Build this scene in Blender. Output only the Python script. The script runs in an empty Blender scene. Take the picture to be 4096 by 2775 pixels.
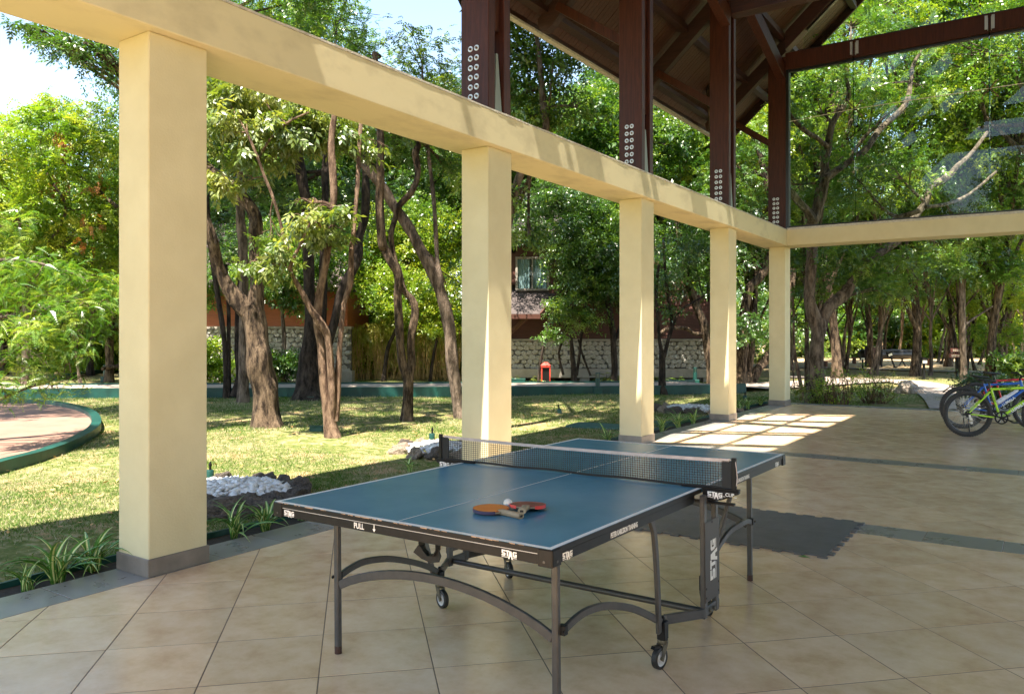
import bpy, bmesh, math, random
import numpy as np
from mathutils import Vector, Matrix, noise
from math import sin, cos, pi, radians, sqrt

# ---------------------------------------------------------------- camera, sky, sun, exposure
SC = bpy.context.scene
FPX, CX, HY, CAMH, YAW = 3174.5, 2050.2, 1341.0, 1.5237, 0.5919
cd = bpy.data.cameras.new('camera'); cam = bpy.data.objects.new('camera', cd)
SC.collection.objects.link(cam); SC.camera = cam
cd.sensor_width = 36; cd.lens = FPX / 4096 * 36
cd.shift_x = -0.0005; cd.shift_y = -46.5 / 4096
cd.clip_start = .05; cd.clip_end = 1500
cam.location = (0, 0, CAMH); cam.rotation_euler = (pi / 2, 0, YAW)

SUN = Vector((-.13, 1, -2.25)).normalized()            # direction the light travels
W = bpy.data.worlds.new('World'); SC.world = W; W.use_nodes = True
nt = W.node_tree; bg = nt.nodes['Background']
sky = nt.nodes.new('ShaderNodeTexSky'); sky.sky_type = 'NISHITA'; sky.sun_disc = False
sky.sun_elevation = math.asin(-SUN.z)
sky.sun_rotation = math.atan2(-SUN.x, -SUN.y)
sky.air_density = 1.0; sky.dust_density = .2; sky.ozone_density = 1.0
wb = nt.nodes.new('ShaderNodeMix'); wb.data_type = 'RGBA'; wb.blend_type = 'MULTIPLY'; wb.inputs[0].default_value = 1
wb.inputs[7].default_value = (1.07, .98, .90, 1)          # the camera's slightly warm white balance
nt.links.new(sky.outputs[0], wb.inputs[6]); nt.links.new(wb.outputs[2], bg.inputs[0]); bg.inputs[1].default_value = .108
sl = bpy.data.lights.new('sun', 'SUN'); sl.energy = 4.3; sl.angle = radians(.53); sl.color = (1, .92, .80)
so = bpy.data.objects.new('sun', sl); SC.collection.objects.link(so)
so.rotation_euler = SUN.to_track_quat('-Z', 'Y').to_euler(); so.location = (0, -20, 40)
SC.view_settings.view_transform = 'Standard'; SC.view_settings.look = 'None'
SC.view_settings.exposure = 2.25; SC.view_settings.gamma = 1; SC.view_settings.use_curve_mapping = False
cy = SC.cycles
cy.max_bounces = 8; cy.diffuse_bounces = 4; cy.glossy_bounces = 3; cy.transmission_bounces = 4
cy.transparent_max_bounces = 8; cy.caustics_reflective = False; cy.caustics_refractive = False
cy.sample_clamp_indirect = 6
try:
    cy.use_denoising = True; cy.denoiser = 'OPENIMAGEDENOISE'
except Exception: pass

random.seed(7); RNG = np.random.default_rng(11)
COL = SC.collection
VS = 4096 / 2323.0
GZ = -0.08                                              # lawn level; the tiled floor is z = 0

def ray(vx, vy):
    X = (vx * VS - CX) / FPX; z = -(vy * VS - HY) / FPX
    return Vector((X * cos(YAW) - sin(YAW), X * sin(YAW) + cos(YAW), z))
def at(vx, vy, D):                                      # the point D metres ahead on that line of sight
    return Vector((0, 0, CAMH)) + ray(vx, vy) * D
def gr(vx, vy, z=GZ):
    r = ray(vx, vy); return Vector((0, 0, CAMH)) + r * ((z - CAMH) / r.z)
def depth(p): return -p[0] * sin(YAW) + p[1] * cos(YAW)
def gb(vx, vy):                                         # ground point, kept in front of the two houses
    p = gr(vx, vy)
    if (1110 < vx < 1640 or 420 < vx < 800) and depth(p) > 25.4:
        p = at(vx, vy, 25.4); p.z = GZ
    return p
def cw(X, D, z=GZ):                                     # camera-aligned ground coordinates to world
    return Vector((X * cos(YAW) - D * sin(YAW), X * sin(YAW) + D * cos(YAW), z))

# ---------------------------------------------------------------- materials
def M(name, col, rough=.6, col2=None, scale=8, bump=0, bscale=40, detail=5, spec=.5, metal=0,
      stretch=(1, 1, 1), voro=False, contrast=(.35, .65), sss=None, coords='Object', bdist=.01):
    m = bpy.data.materials.new(name); m.use_nodes = True
    t = m.node_tree; n = t.nodes; l = t.links; b = n['Principled BSDF']
    b.inputs['Base Color'].default_value = (*col, 1); b.inputs['Roughness'].default_value = rough
    b.inputs['Specular IOR Level'].default_value = spec; b.inputs['Metallic'].default_value = metal
    tc = n.new('ShaderNodeTexCoord'); mp = n.new('ShaderNodeMapping'); mp.inputs['Scale'].default_value = stretch
    l.new(tc.outputs[coords], mp.inputs[0])
    if col2:
        tx = n.new('ShaderNodeTexVoronoi' if voro else 'ShaderNodeTexNoise'); tx.inputs['Scale'].default_value = scale
        if not voro: tx.inputs['Detail'].default_value = detail; tx.inputs['Roughness'].default_value = .62
        l.new(mp.outputs[0], tx.inputs['Vector'])
        r = n.new('ShaderNodeValToRGB'); r.color_ramp.elements[0].position = contrast[0]; r.color_ramp.elements[1].position = contrast[1]
        r.color_ramp.elements[0].color = (*col, 1); r.color_ramp.elements[1].color = (*col2, 1)
        l.new(tx.outputs[0 if not voro else 'Distance'], r.inputs[0]); l.new(r.outputs[0], b.inputs['Base Color'])
    if bump:
        bt = n.new('ShaderNodeTexNoise'); bt.inputs['Scale'].default_value = bscale; bt.inputs['Detail'].default_value = 6
        l.new(mp.outputs[0], bt.inputs['Vector'])
        bn = n.new('ShaderNodeBump'); bn.inputs['Strength'].default_value = bump; bn.inputs['Distance'].default_value = bdist
        l.new(bt.outputs[0], bn.inputs['Height']); l.new(bn.outputs[0], b.inputs['Normal'])
    return m

def leaf_mat(name, a, b, c, trans=.45, gloss=.12, rough=.35):
    m = bpy.data.materials.new(name); m.use_nodes = True
    t = m.node_tree; n = t.nodes; l = t.links
    n.remove(n['Principled BSDF']); out = n['Material Output']
    at_ = n.new('ShaderNodeAttribute'); at_.attribute_name = 'tone'
    r = n.new('ShaderNodeValToRGB'); e = r.color_ramp.elements
    e[0].color = (*a, 1); e[1].color = (*c, 1); mid = e.new(.55); mid.color = (*b, 1)
    l.new(at_.outputs['Fac'], r.inputs[0])
    d = n.new('ShaderNodeBsdfDiffuse'); tr = n.new('ShaderNodeBsdfTranslucent'); g = n.new('ShaderNodeBsdfGlossy')
    g.inputs['Roughness'].default_value = rough; g.inputs['Color'].default_value = (.9, .9, .85, 1)
    tc = n.new('ShaderNodeMix'); tc.data_type = 'RGBA'; tc.blend_type = 'MULTIPLY'; tc.inputs[0].default_value = 1
    l.new(r.outputs[0], tc.inputs[6]); tc.inputs[7].default_value = (1.35, 1.25, .45, 1)
    l.new(r.outputs[0], d.inputs[0]); l.new(tc.outputs[2], tr.inputs[0])
    m1 = n.new('ShaderNodeMixShader'); m1.inputs[0].default_value = trans
    l.new(d.outputs[0], m1.inputs[1]); l.new(tr.outputs[0], m1.inputs[2])
    m2 = n.new('ShaderNodeMixShader'); m2.inputs[0].default_value = gloss
    l.new(m1.outputs[0], m2.inputs[1]); l.new(g.outputs[0], m2.inputs[2]); l.new(m2.outputs[0], out.inputs[0])
    return m

def bark_mat(name, a, b, scale=9):
    m = bpy.data.materials.new(name); m.use_nodes = True
    t = m.node_tree; n = t.nodes; l = t.links; p = n['Principled BSDF']
    p.inputs['Roughness'].default_value = .85; p.inputs['Specular IOR Level'].default_value = .2
    tc = n.new('ShaderNodeTexCoord'); mp = n.new('ShaderNodeMapping'); mp.inputs['Scale'].default_value = (1, 1, .28)
    l.new(tc.outputs['Object'], mp.inputs[0])
    v = n.new('ShaderNodeTexVoronoi'); v.feature = 'DISTANCE_TO_EDGE'; v.inputs['Scale'].default_value = scale * 3
    nz = n.new('ShaderNodeTexNoise'); nz.inputs['Scale'].default_value = scale; nz.inputs['Detail'].default_value = 8; nz.inputs['Roughness'].default_value = .7
    wp = n.new('ShaderNodeMix'); wp.data_type = 'RGBA'; wp.inputs[0].default_value = .12
    l.new(mp.outputs[0], wp.inputs[6]); l.new(nz.outputs['Color'], wp.inputs[7]); l.new(mp.outputs[0], nz.inputs['Vector'])
    l.new(wp.outputs[2], v.inputs['Vector'])
    r = n.new('ShaderNodeValToRGB'); r.color_ramp.elements[0].position = .42; r.color_ramp.elements[1].position = .62
    r.color_ramp.elements[0].color = (*a, 1); r.color_ramp.elements[1].color = (*b, 1)
    l.new(nz.outputs[0], r.inputs[0]); l.new(r.outputs[0], p.inputs['Base Color'])
    ad = n.new('ShaderNodeMath'); ad.operation = 'ADD'; l.new(v.outputs[0], ad.inputs[0]); l.new(nz.outputs[0], ad.inputs[1])
    bn = n.new('ShaderNodeBump'); bn.inputs['Strength'].default_value = .9; bn.inputs['Distance'].default_value = .03
    l.new(ad.outputs[0], bn.inputs['Height']); l.new(bn.outputs[0], p.inputs['Normal'])
    return m

def tile_mat(name, a, b, c, rough, bump=.07):
    m = bpy.data.materials.new(name); m.use_nodes = True
    t = m.node_tree; n = t.nodes; l = t.links; p = n['Principled BSDF']; p.inputs['Specular IOR Level'].default_value = .85
    tc = n.new('ShaderNodeTexCoord'); oi = n.new('ShaderNodeObjectInfo')
    geo = n.new('ShaderNodeNewGeometry')
    ad = n.new('ShaderNodeVectorMath'); ad.operation = 'ADD'
    cx = n.new('ShaderNodeCombineXYZ'); mu = n.new('ShaderNodeMath'); mu.operation = 'MULTIPLY'; mu.inputs[1].default_value = 40
    l.new(oi.outputs['Random'], mu.inputs[0]); l.new(mu.outputs[0], cx.inputs[2])
    l.new(geo.outputs['Position'], ad.inputs[0]); l.new(cx.outputs[0], ad.inputs[1])
    n1 = n.new('ShaderNodeTexNoise'); n1.inputs['Scale'].default_value = 4.5; n1.inputs['Detail'].default_value = 9; n1.inputs['Roughness'].default_value = .68
    l.new(ad.outputs[0], n1.inputs['Vector'])
    r = n.new('ShaderNodeValToRGB'); e = r.color_ramp.elements
    e[0].position = .32; e[0].color = (*a, 1); e[1].position = .7; e[1].color = (*c, 1); q = e.new(.5); q.color = (*b, 1)
    l.new(n1.outputs[0], r.inputs[0])
    hs = n.new('ShaderNodeHueSaturation'); mr = n.new('ShaderNodeMapRange'); mr.inputs[3].default_value = .93; mr.inputs[4].default_value = 1.07
    l.new(oi.outputs['Random'], mr.inputs[0]); l.new(mr.outputs[0], hs.inputs['Value']); l.new(r.outputs[0], hs.inputs['Color'])
    # small dark specks of dirt
    vd = n.new('ShaderNodeTexNoise'); vd.inputs['Scale'].default_value = 55; vd.inputs['Detail'].default_value = 3
    l.new(ad.outputs[0], vd.inputs['Vector'])
    dr = n.new('ShaderNodeValToRGB'); dr.color_ramp.elements[0].position = .20; dr.color_ramp.elements[0].color = (.55, .5, .45, 1)
    dr.color_ramp.elements[1].position = .25; dr.color_ramp.elements[1].color = (1, 1, 1, 1)
    l.new(vd.outputs[0], dr.inputs[0])
    mx = n.new('ShaderNodeMix'); mx.data_type = 'RGBA'; mx.blend_type = 'MULTIPLY'; mx.inputs[0].default_value = .8
    l.new(hs.outputs[0], mx.inputs[6]); l.new(dr.outputs[0], mx.inputs[7]); l.new(mx.outputs[2], p.inputs['Base Color'])
    rr = n.new('ShaderNodeMapRange'); rr.inputs[3].default_value = rough - .06; rr.inputs[4].default_value = rough + .12
    l.new(n1.outputs[0], rr.inputs[0]); l.new(rr.outputs[0], p.inputs['Roughness'])
    bn = n.new('ShaderNodeBump'); bn.inputs['Strength'].default_value = bump; bn.inputs['Distance'].default_value = .003
    l.new(n1.outputs[0], bn.inputs['Height']); l.new(bn.outputs[0], p.inputs['Normal'])
    return m

def ground_mat():
    m = bpy.data.materials.new('lawn_soil'); m.use_nodes = True
    t = m.node_tree; n = t.nodes; l = t.links; p = n['Principled BSDF']; p.inputs['Roughness'].default_value = .95
    p.inputs['Specular IOR Level'].default_value = .1
    geo = n.new('ShaderNodeNewGeometry')
    def nz(s, d=6):
        q = n.new('ShaderNodeTexNoise'); q.inputs['Scale'].default_value = s; q.inputs['Detail'].default_value = d; q.inputs['Roughness'].default_value = .65
        l.new(geo.outputs['Position'], q.inputs['Vector']); return q
    big = nz(.35); fine = nz(9, 8); mid = nz(1.6)
    g = n.new('ShaderNodeValToRGB'); e = g.color_ramp.elements
    e[0].position = .3; e[0].color = (.06, .10, .02, 1); e[1].position = .72; e[1].color = (.40, .32, .19, 1)
    q = e.new(.5); q.color = (.15, .16, .05, 1)
    l.new(fine.outputs[0], g.inputs[0])
    dirt = n.new('ShaderNodeValToRGB'); dirt.color_ramp.elements[0].position = .53; dirt.color_ramp.elements[0].color = (0, 0, 0, 1)
    dirt.color_ramp.elements[1].position = .63; dirt.color_ramp.elements[1].color = (1, 1, 1, 1)
    l.new(mid.outputs[0], dirt.inputs[0])
    mx = n.new('ShaderNodeMix'); mx.data_type = 'RGBA'; mx.inputs[7].default_value = (.36, .24, .13, 1)
    l.new(dirt.outputs[0], mx.inputs[0]); l.new(g.outputs[0], mx.inputs[6])
    # forest floor further off: leaf litter and bare earth
    sp = n.new('ShaderNodeVectorMath'); sp.operation = 'DOT_PRODUCT'; sp.inputs[1].default_value = (-sin(YAW), cos(YAW), 0)
    l.new(geo.outputs['Position'], sp.inputs[0])
    mr = n.new('ShaderNodeMapRange'); mr.inputs[1].default_value = 27; mr.inputs[2].default_value = 40; l.new(sp.outputs['Value'], mr.inputs[0])
    lit = n.new('ShaderNodeValToRGB'); lit.color_ramp.elements[0].position = .35; lit.color_ramp.elements[0].color = (.30, .20, .10, 1)
    lit.color_ramp.elements[1].position = .65; lit.color_ramp.elements[1].color = (.62, .47, .28, 1); l.new(fine.outputs[0], lit.inputs[0])
    m2 = n.new('ShaderNodeMix'); m2.data_type = 'RGBA'; l.new(mr.outputs[0], m2.inputs[0]); l.new(mx.outputs[2], m2.inputs[6]); l.new(lit.outputs[0], m2.inputs[7])
    l.new(m2.outputs[2], p.inputs['Base Color'])
    bn = n.new('ShaderNodeBump'); bn.inputs['Strength'].default_value = .6; bn.inputs['Distance'].default_value = .05
    l.new(fine.outputs[0], bn.inputs['Height']); l.new(bn.outputs[0], p.inputs['Normal'])
    return m

def blade_mat():
    m = bpy.data.materials.new('grass_blades'); m.use_nodes = True
    t = m.node_tree; n = t.nodes; l = t.links
    n.remove(n['Principled BSDF']); out = n['Material Output']
    geo = n.new('ShaderNodeNewGeometry'); a = n.new('ShaderNodeAttribute'); a.attribute_name = 'tone'
    q = n.new('ShaderNodeTexNoise'); q.inputs['Scale'].default_value = .9; q.inputs['Detail'].default_value = 4
    l.new(geo.outputs['Position'], q.inputs['Vector'])
    ad = n.new('ShaderNodeMath'); ad.operation = 'MULTIPLY_ADD'; ad.inputs[1].default_value = .5; l.new(a.outputs['Fac'], ad.inputs[0]); l.new(q.outputs[0], ad.inputs[2])
    r = n.new('ShaderNodeValToRGB'); e = r.color_ramp.elements
    e[0].position = .45; e[0].color = (.06, .15, .018, 1); e[1].position = .98; e[1].color = (.50, .43, .28, 1)
    w = e.new(.76); w.color = (.12, .20, .04, 1)
    l.new(ad.outputs[0], r.inputs[0])
    d = n.new('ShaderNodeBsdfDiffuse'); tr = n.new('ShaderNodeBsdfTranslucent'); mx = n.new('ShaderNodeMixShader'); mx.inputs[0].default_value = .35
    l.new(r.outputs[0], d.inputs[0]); l.new(r.outputs[0], tr.inputs[0]); l.new(d.outputs[0], mx.inputs[1]); l.new(tr.outputs[0], mx.inputs[2])
    l.new(mx.outputs[0], out.inputs[0]); return m

def glass_mat(name, tint=(.93, .97, .95), refl=1.0):
    m = bpy.data.materials.new(name); m.use_nodes = True
    t = m.node_tree; n = t.nodes; l = t.links; n.remove(n['Principled BSDF']); out = n['Material Output']
    tr = n.new('ShaderNodeBsdfTransparent'); tr.inputs[0].default_value = (*tint, 1)
    g = n.new('ShaderNodeBsdfGlossy'); g.inputs['Roughness'].default_value = .0
    f = n.new('ShaderNodeFresnel'); f.inputs[0].default_value = 1.5
    mu = n.new('ShaderNodeMath'); mu.operation = 'MULTIPLY'; mu.inputs[1].default_value = refl; l.new(f.outputs[0], mu.inputs[0])
    mx = n.new('ShaderNodeMixShader'); l.new(mu.outputs[0], mx.inputs[0]); l.new(tr.outputs[0], mx.inputs[1]); l.new(g.outputs[0], mx.inputs[2])
    l.new(mx.outputs[0], out.inputs[0]); return m

MT = dict(
    plaster=M('yellow_paint', (.66, .585, .36), .72, (.61, .535, .32), 3, .25, 70, bdist=.006),
    beam=M('yellow_paint_weathered', (.66, .58, .355), .75, (.53, .46, .28), 2.6, .10, 14, contrast=(.48, .68), bdist=.008, stretch=(1, .6, 1)),
    cap=M('bare_cement_edge', (.62, .58, .50), .9, (.42, .39, .33), 22, .5, 60),
    plinth=M('brown_stone_tile', (.17, .145, .12), .45, (.23, .20, .17), 6, .1, 40),
    wood=M('dark_red_timber', (.034, .009, .004), .5, (.085, .022, .010), 5, .2, 30, stretch=(6, 6, .5), contrast=(.3, .75), spec=.3),
    woodx=M('dark_red_rafter', (.025, .009, .006), .5, (.06, .02, .012), 5, .2, 30, stretch=(.7, 6, 6), contrast=(.3, .75)),
    ceil=M('brown_ceiling_board', (.05, .019, .011), .5, (.09, .034, .018), 5, .15, 30, stretch=(.7, 8, 8)),
    steel=M('zinc_washer', (.60, .58, .52), .35, metal=.6),
    bolt=M('rusty_bolt', (.22, .14, .09), .5, metal=.5),
    plate=M('grey_green_steel', (.22, .25, .22), .5),
    blackf=M('black_frame', (.012, .012, .012), .35),
    deck=M('roof_deck', (.05, .025, .015), .8),
    glass=glass_mat('clear_glass', (.90, .95, .92), .48), gedge=glass_mat('green_glass_edge', (.25, .55, .42), 2.2),
    tile=tile_mat('beige_floor_tile', (.67, .43, .245), (.79, .55, .335), (.87, .65, .425), .20),
    btile=tile_mat('grey_border_tile', (.225, .21, .185), (.255, .24, .215), (.29, .275, .25), .26, 0),
    grout=M('brown_grout', (.20, .135, .085), .9, (.14, .095, .06), 30),
    soil=ground_mat(), blades=blade_mat(),
    green=M('dark_green_paint', (.005, .046, .037), .45, (.009, .085, .066), 3, .2, 20, contrast=(.4, .75)),
    path=M('grey_brown_path', (.27, .215, .175), .85, (.38, .31, .255), 6, .3, 60),
    court=M('pink_brown_court', (.23, .13, .09), .8, (.29, .17, .12), 2, .15, 60),
    rock=M('dark_lava_rock', (.045, .038, .032), .8, (.17, .13, .10), 9, 1, 18, bdist=.04),
    rockt=M('tan_rock', (.20, .15, .11), .8, (.42, .33, .24), 7, 1, 16, bdist=.04),
    boulder=M('pale_boulder', (.26, .20, .15), .85, (.46, .38, .30), 5, 1, 12, bdist=.05),
    pebble=M('white_pebbles', (.42, .40, .37), .7, (.72, .71, .69), 16, .4, 60, contrast=(.3, .55)),
    blue=M('blue_table_board', (.078, .245, .35), .25, (.105, .29, .40), 3.5, .02, 300),
    white=M('white_line_paint', (.90, .89, .82), .5, (.82, .80, .71), 20),
    black=M('black_painted_steel', (.006, .006, .006), .42, (.011, .010, .010), 30, spec=.25),
    grey=M('grey_powder_coat', (.060, .056, .052), .38, (.042, .040, .038), 20, .05, 200),
    panel=M('dark_brown_panel', (.035, .026, .02), .45),
    chip=M('chipped_chipboard', (.55, .38, .26), .9),
    logo=M('white_print', (.78, .78, .76), .5),
    rubber=M('black_rubber', (.018, .018, .018), .6), brake=M('dirty_brass_fork', (.16, .14, .095), .45, (.08, .07, .05), 30, metal=.5),
    wheelw=M('grey_wheel_centre', (.50, .50, .50), .5),
    netm=M('black_net_cord', (.012, .012, .012), .7), tape=M('pinkish_net_tape', (.62, .52, .48), .8, (.50, .41, .37), 18),
    orange=M('orange_rubber', (.80, .20, .012), .45), red=M('red_rubber', (.20, .03, .028), .4, (.27, .04, .036), 14),
    batwood=M('pale_bat_wood', (.42, .32, .20), .5, (.28, .20, .12), 8, stretch=(1, 8, 8)), purple=M('purple_edge_tape', (.05, .035, .085), .5),
    redtape=M('red_edge_tape', (.75, .06, .05), .45), ball=M('cream_ball', (.80, .74, .64), .35),
    mat=M('grey_rubber_mat', (.10, .097, .093), .5, (.135, .13, .125), 5, .3, 250, bdist=.002),
    bark_a=bark_mat('brown_bark', (.022, .014, .009), (.20, .14, .09), 11), bark_b=bark_mat('pinkish_bark', (.09, .052, .034), (.33, .22, .145), 14),
    bark_c=bark_mat('dark_bark', (.014, .010, .008), (.075, .055, .042)), bark_d=bark_mat('grey_brown_bark', (.065, .047, .033), (.26, .195, .145), 9),
    leaf_y=leaf_mat('yellow_green_leaves', (.10, .21, .018), (.22, .34, .03), (.44, .48, .07), .5, .05),
    leaf_m=leaf_mat('mid_green_leaves', (.04, .11, .015), (.10, .21, .028), (.25, .35, .06), .5, .07),
    leaf_d=leaf_mat('dark_green_leaves', (.025, .075, .012), (.055, .14, .02), (.14, .25, .038), .45, .09),
    leaf_g=leaf_mat('grey_green_glossy_leaves', (.08, .145, .02), (.17, .235, .045), (.34, .37, .11), .45, .07, .42),
    leaf_c=leaf_mat('feathery_conifer_leaves', (.05, .14, .015), (.11, .24, .028), (.30, .39, .08), .5, .04),
    leaf_b=leaf_mat('bamboo_leaves', (.22, .30, .035), (.38, .42, .07), (.56, .50, .12), .4, .06),
    leaf_r=leaf_mat('rusty_dead_leaves', (.22, .07, .02), (.34, .13, .04), (.40, .2, .07), .3, .03),
    cane=M('yellow_bamboo_cane', (.55, .38, .13), .6, (.36, .23, .08), 12),
    stripe=M('striped_leaf_edge', (.09, .24, .03), .4), stripe2=M('striped_leaf_middle', (.68, .70, .28), .4),
    siding=M('orange_brown_siding', (.46, .14, .055), .6, (.34, .10, .042), 4, .15, 30, stretch=(.4, .4, 6)),
    siding2=M('red_brown_siding', (.10, .034, .02), .6, (.065, .022, .014), 4, .15, 30, stretch=(.4, .4, 6)),
    stone=M('grey_rubble_stone', (.30, .27, .235), .9, (.58, .54, .47), 9, .8, 22, bdist=.03), mortar=M('dark_mortar', (.13, .12, .105), .95),
    concrete=M('pale_concrete', (.36, .32, .27), .9, (.27, .24, .20), 4, .2, 30),
    roofg=M('grey_brown_shingles', (.06, .045, .042), .8, (.09, .07, .065), 14, .3, 40), roofp=M('pinkish_grey_shingles', (.10, .07, .068), .8, (.075, .052, .05), 14),
    curtain=M('pale_curtain', (.55, .66, .74), .8, (.42, .52, .62), 8, stretch=(8, 8, .3)),
    redp=M('red_paint', (.50, .05, .03), .5), tank=M('black_plastic_tank', (.02, .02, .022), .3), rust=M('rusty_barrel', (.055, .022, .014), .7),
    bench=M('brown_bench_timber', (.22, .09, .05), .7), signm=M('dark_red_sign', (.12, .035, .025), .6), lampw=M('cream_lamp_glass', (.7, .66, .5), .4),
    lime=M('lime_green_frame_paint', (.42, .72, .03), .28), bluef=M('blue_frame_paint', (.02, .12, .48), .28), redf=M('red_frame_paint', (.60, .02, .03), .28),
    tyre=M('bicycle_tyre', (.022, .021, .020), .75, (.04, .036, .032), 30), rim=M('dark_rim', (.03, .03, .032), .3, metal=.6), chrome=M('bare_metal', (.5, .5, .5), .25, metal=1),
    saddle=M('black_saddle', (.015, .015, .016), .4), bottle=M('white_bottle', (.75, .75, .78), .4), deadleaf=M('fallen_leaf', (.35, .18, .07), .7, (.5, .3, .1), 5),
    water=M('teal_stepping_slab', (.03, .10, .085), .6),
)

# ---------------------------------------------------------------- helpers
def tag(o, label=None, cat=None, group=None, kind=None):
    if label: o['label'] = label
    if cat: o['category'] = cat
    if group: o['group'] = group
    if kind: o['kind'] = kind
    return o
def empty(name, loc=(0, 0, 0), rz=0, **k):
    o = bpy.data.objects.new(name, None); COL.objects.link(o); o.location = loc; o.rotation_euler = (0, 0, rz)
    o.empty_display_size = .2; tag(o, **k); return o
class MB:
    def __init__(s): s.v = []; s.f = []; s.m = []
    def add(s, vs, fs, mi=0):
        b = len(s.v); s.v += [tuple(v) for v in vs]; s.f += [tuple(b + i for i in f) for f in fs]; s.m += [mi] * len(fs); return s
    def hexa(s, p, mi=0):                      # 8 points: bottom ring 4, top ring 4
        return s.add(p, [(3, 2, 1, 0), (4, 5, 6, 7), (0, 1, 5, 4), (1, 2, 6, 5), (2, 3, 7, 6), (3, 0, 4, 7)], mi)
    def box(s, x0, x1, y0, y1, z0, z1, mi=0):
        return s.hexa([(x0, y0, z0), (x1, y0, z0), (x1, y1, z0), (x0, y1, z0), (x0, y0, z1), (x1, y0, z1), (x1, y1, z1), (x0, y1, z1)], mi)
    def bar(s, a, b, w, h, up=(0, 0, 1), mi=0):  # rectangular bar from a to b, w across, h along up
        a = Vector(a); b = Vector(b); d = (b - a).normalized(); u = Vector(up); sd = d.cross(u)
        if sd.length < 1e-4: sd = d.cross(Vector((1, 0, 0)))
        sd.normalize(); u = sd.cross(d).normalized(); sd *= w / 2; u *= h / 2
        return s.hexa([a - sd - u, a + sd - u, b + sd - u, b - sd - u, a - sd + u, a + sd + u, b + sd + u, b - sd + u], mi)
    def sweep(s, pts, w, h, up=(0, 0, 1), mi=0):  # rectangular tube along a polyline
        pts = [Vector(p) for p in pts]; rings = []
        for i, p in enumerate(pts):
            d = (pts[min(i + 1, len(pts) - 1)] - pts[max(i - 1, 0)]).normalized(); sd = d.cross(Vector(up)).normalized(); u = sd.cross(d)
            rings.append([p - sd * w / 2 - u * h / 2, p + sd * w / 2 - u * h / 2, p + sd * w / 2 + u * h / 2, p - sd * w / 2 + u * h / 2])
        v = [q for r in rings for q in r]; f = []
        for i in range(len(pts) - 1):
            for k in range(4): f.append((i * 4 + k, i * 4 + (k + 1) % 4, i * 4 + 4 + (k + 1) % 4, i * 4 + 4 + k))
        f += [(3, 2, 1, 0), tuple(len(v) - 4 + k for k in range(4))]
        return s.add(v, f, mi)
    def tube(s, pts, rad, n=8, mi=0, caps=True, rough=0):
        pts = [Vector(p) for p in pts]
        if not hasattr(rad, '__len__'): rad = [rad] * len(pts)
        v = []; f = []; ref = None
        for i, p in enumerate(pts):
            d = (pts[min(i + 1, len(pts) - 1)] - pts[max(i - 1, 0)])
            d = d.normalized() if d.length > 1e-7 else Vector((0, 0, 1))
            if ref is None: ref = d.orthogonal().normalized()
            ref = (ref - d * ref.dot(d)); ref = ref.normalized() if ref.length > 1e-5 else d.orthogonal().normalized()
            b = d.cross(ref)
            for k in range(n):
                a = 2 * pi * k / n; r = rad[i]
                if rough: r *= 1 + rough * noise.noise(Vector((cos(a) * 1.5 + p.x * 2, sin(a) * 1.5 + p.y * 2, p.z * 2.2)))
                v.append(p + (ref * cos(a) + b * sin(a)) * r)
        for i in range(len(pts) - 1):
            for k in range(n): f.append((i * n + k, i * n + (k + 1) % n, (i + 1) * n + (k + 1) % n, (i + 1) * n + k))
        if caps: f += [tuple(range(n))[::-1], tuple(range(len(v) - n, len(v)))]
        return s.add(v, f, mi)
    def lathe(s, prof, c, axis, n=24, mi=0, cap=True):   # prof = [(radius, along)]
        ax = Vector(axis).normalized(); a0 = ax.orthogonal().normalized(); b0 = ax.cross(a0); c = Vector(c); v = []; f = []
        for r, t in prof:
            for k in range(n):
                a = 2 * pi * k / n; v.append(c + ax * t + (a0 * cos(a) + b0 * sin(a)) * r)
        for i in range(len(prof) - 1):
            for k in range(n): f.append((i * n + k, i * n + (k + 1) % n, (i + 1) * n + (k + 1) % n, (i + 1) * n + k))
        if prof[0] == prof[-1] or prof[0][0] > .2: cap = False
        if cap and prof[0][0] > 1e-6: f.append(tuple(range(n))[::-1])
        if cap and prof[-1][0] > 1e-6: f.append(tuple(range(len(v) - n, len(v))))
        return s.add(v, f, mi)
    def poly(s, pts2, z0, z1, mi=0, T=None):    # extruded outline
        n = len(pts2); v = [Vector((p[0], p[1], z0)) for p in pts2] + [Vector((p[0], p[1], z1)) for p in pts2]
        if T: v = [T @ q for q in v]
        return s.add(v, [tuple(range(n))[::-1], tuple(range(n, 2 * n))] + [(i, (i + 1) % n, n + (i + 1) % n, n + i) for i in range(n)], mi)
    def mesh(s, name, mats, bevel=0, smooth=False, seg=1):
        me = bpy.data.meshes.new(name); me.from_pydata(s.v, [], s.f)
        if not isinstance(mats, (list, tuple)): mats = [mats]
        for m in mats: me.materials.append(MT[m] if isinstance(m, str) else m)
        if len(mats) > 1: me.polygons.foreach_set('material_index', s.m)
        if bevel or True:
            bm = bmesh.new(); bm.from_mesh(me); bmesh.ops.recalc_face_normals(bm, faces=bm.faces)
            if bevel:
                ed = [e for e in bm.edges if len(e.link_faces) == 2 and e.calc_face_angle(0) > radians(35)]
                bmesh.ops.bevel(bm, geom=ed, offset=bevel, segments=seg, affect='EDGES', clamp_overlap=True)
            bm.to_mesh(me); bm.free()
        if smooth:
            me.polygons.foreach_set('use_smooth', [True] * len(me.polygons))
            me.set_sharp_from_angle(angle=radians(40))
        me.update(); return me
    def build(s, name, mats, parent=None, bevel=0, smooth=False, world=False, **k):
        me = s.mesh(name, mats, bevel, smooth); return put(name, me, parent, world, **k)
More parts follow.
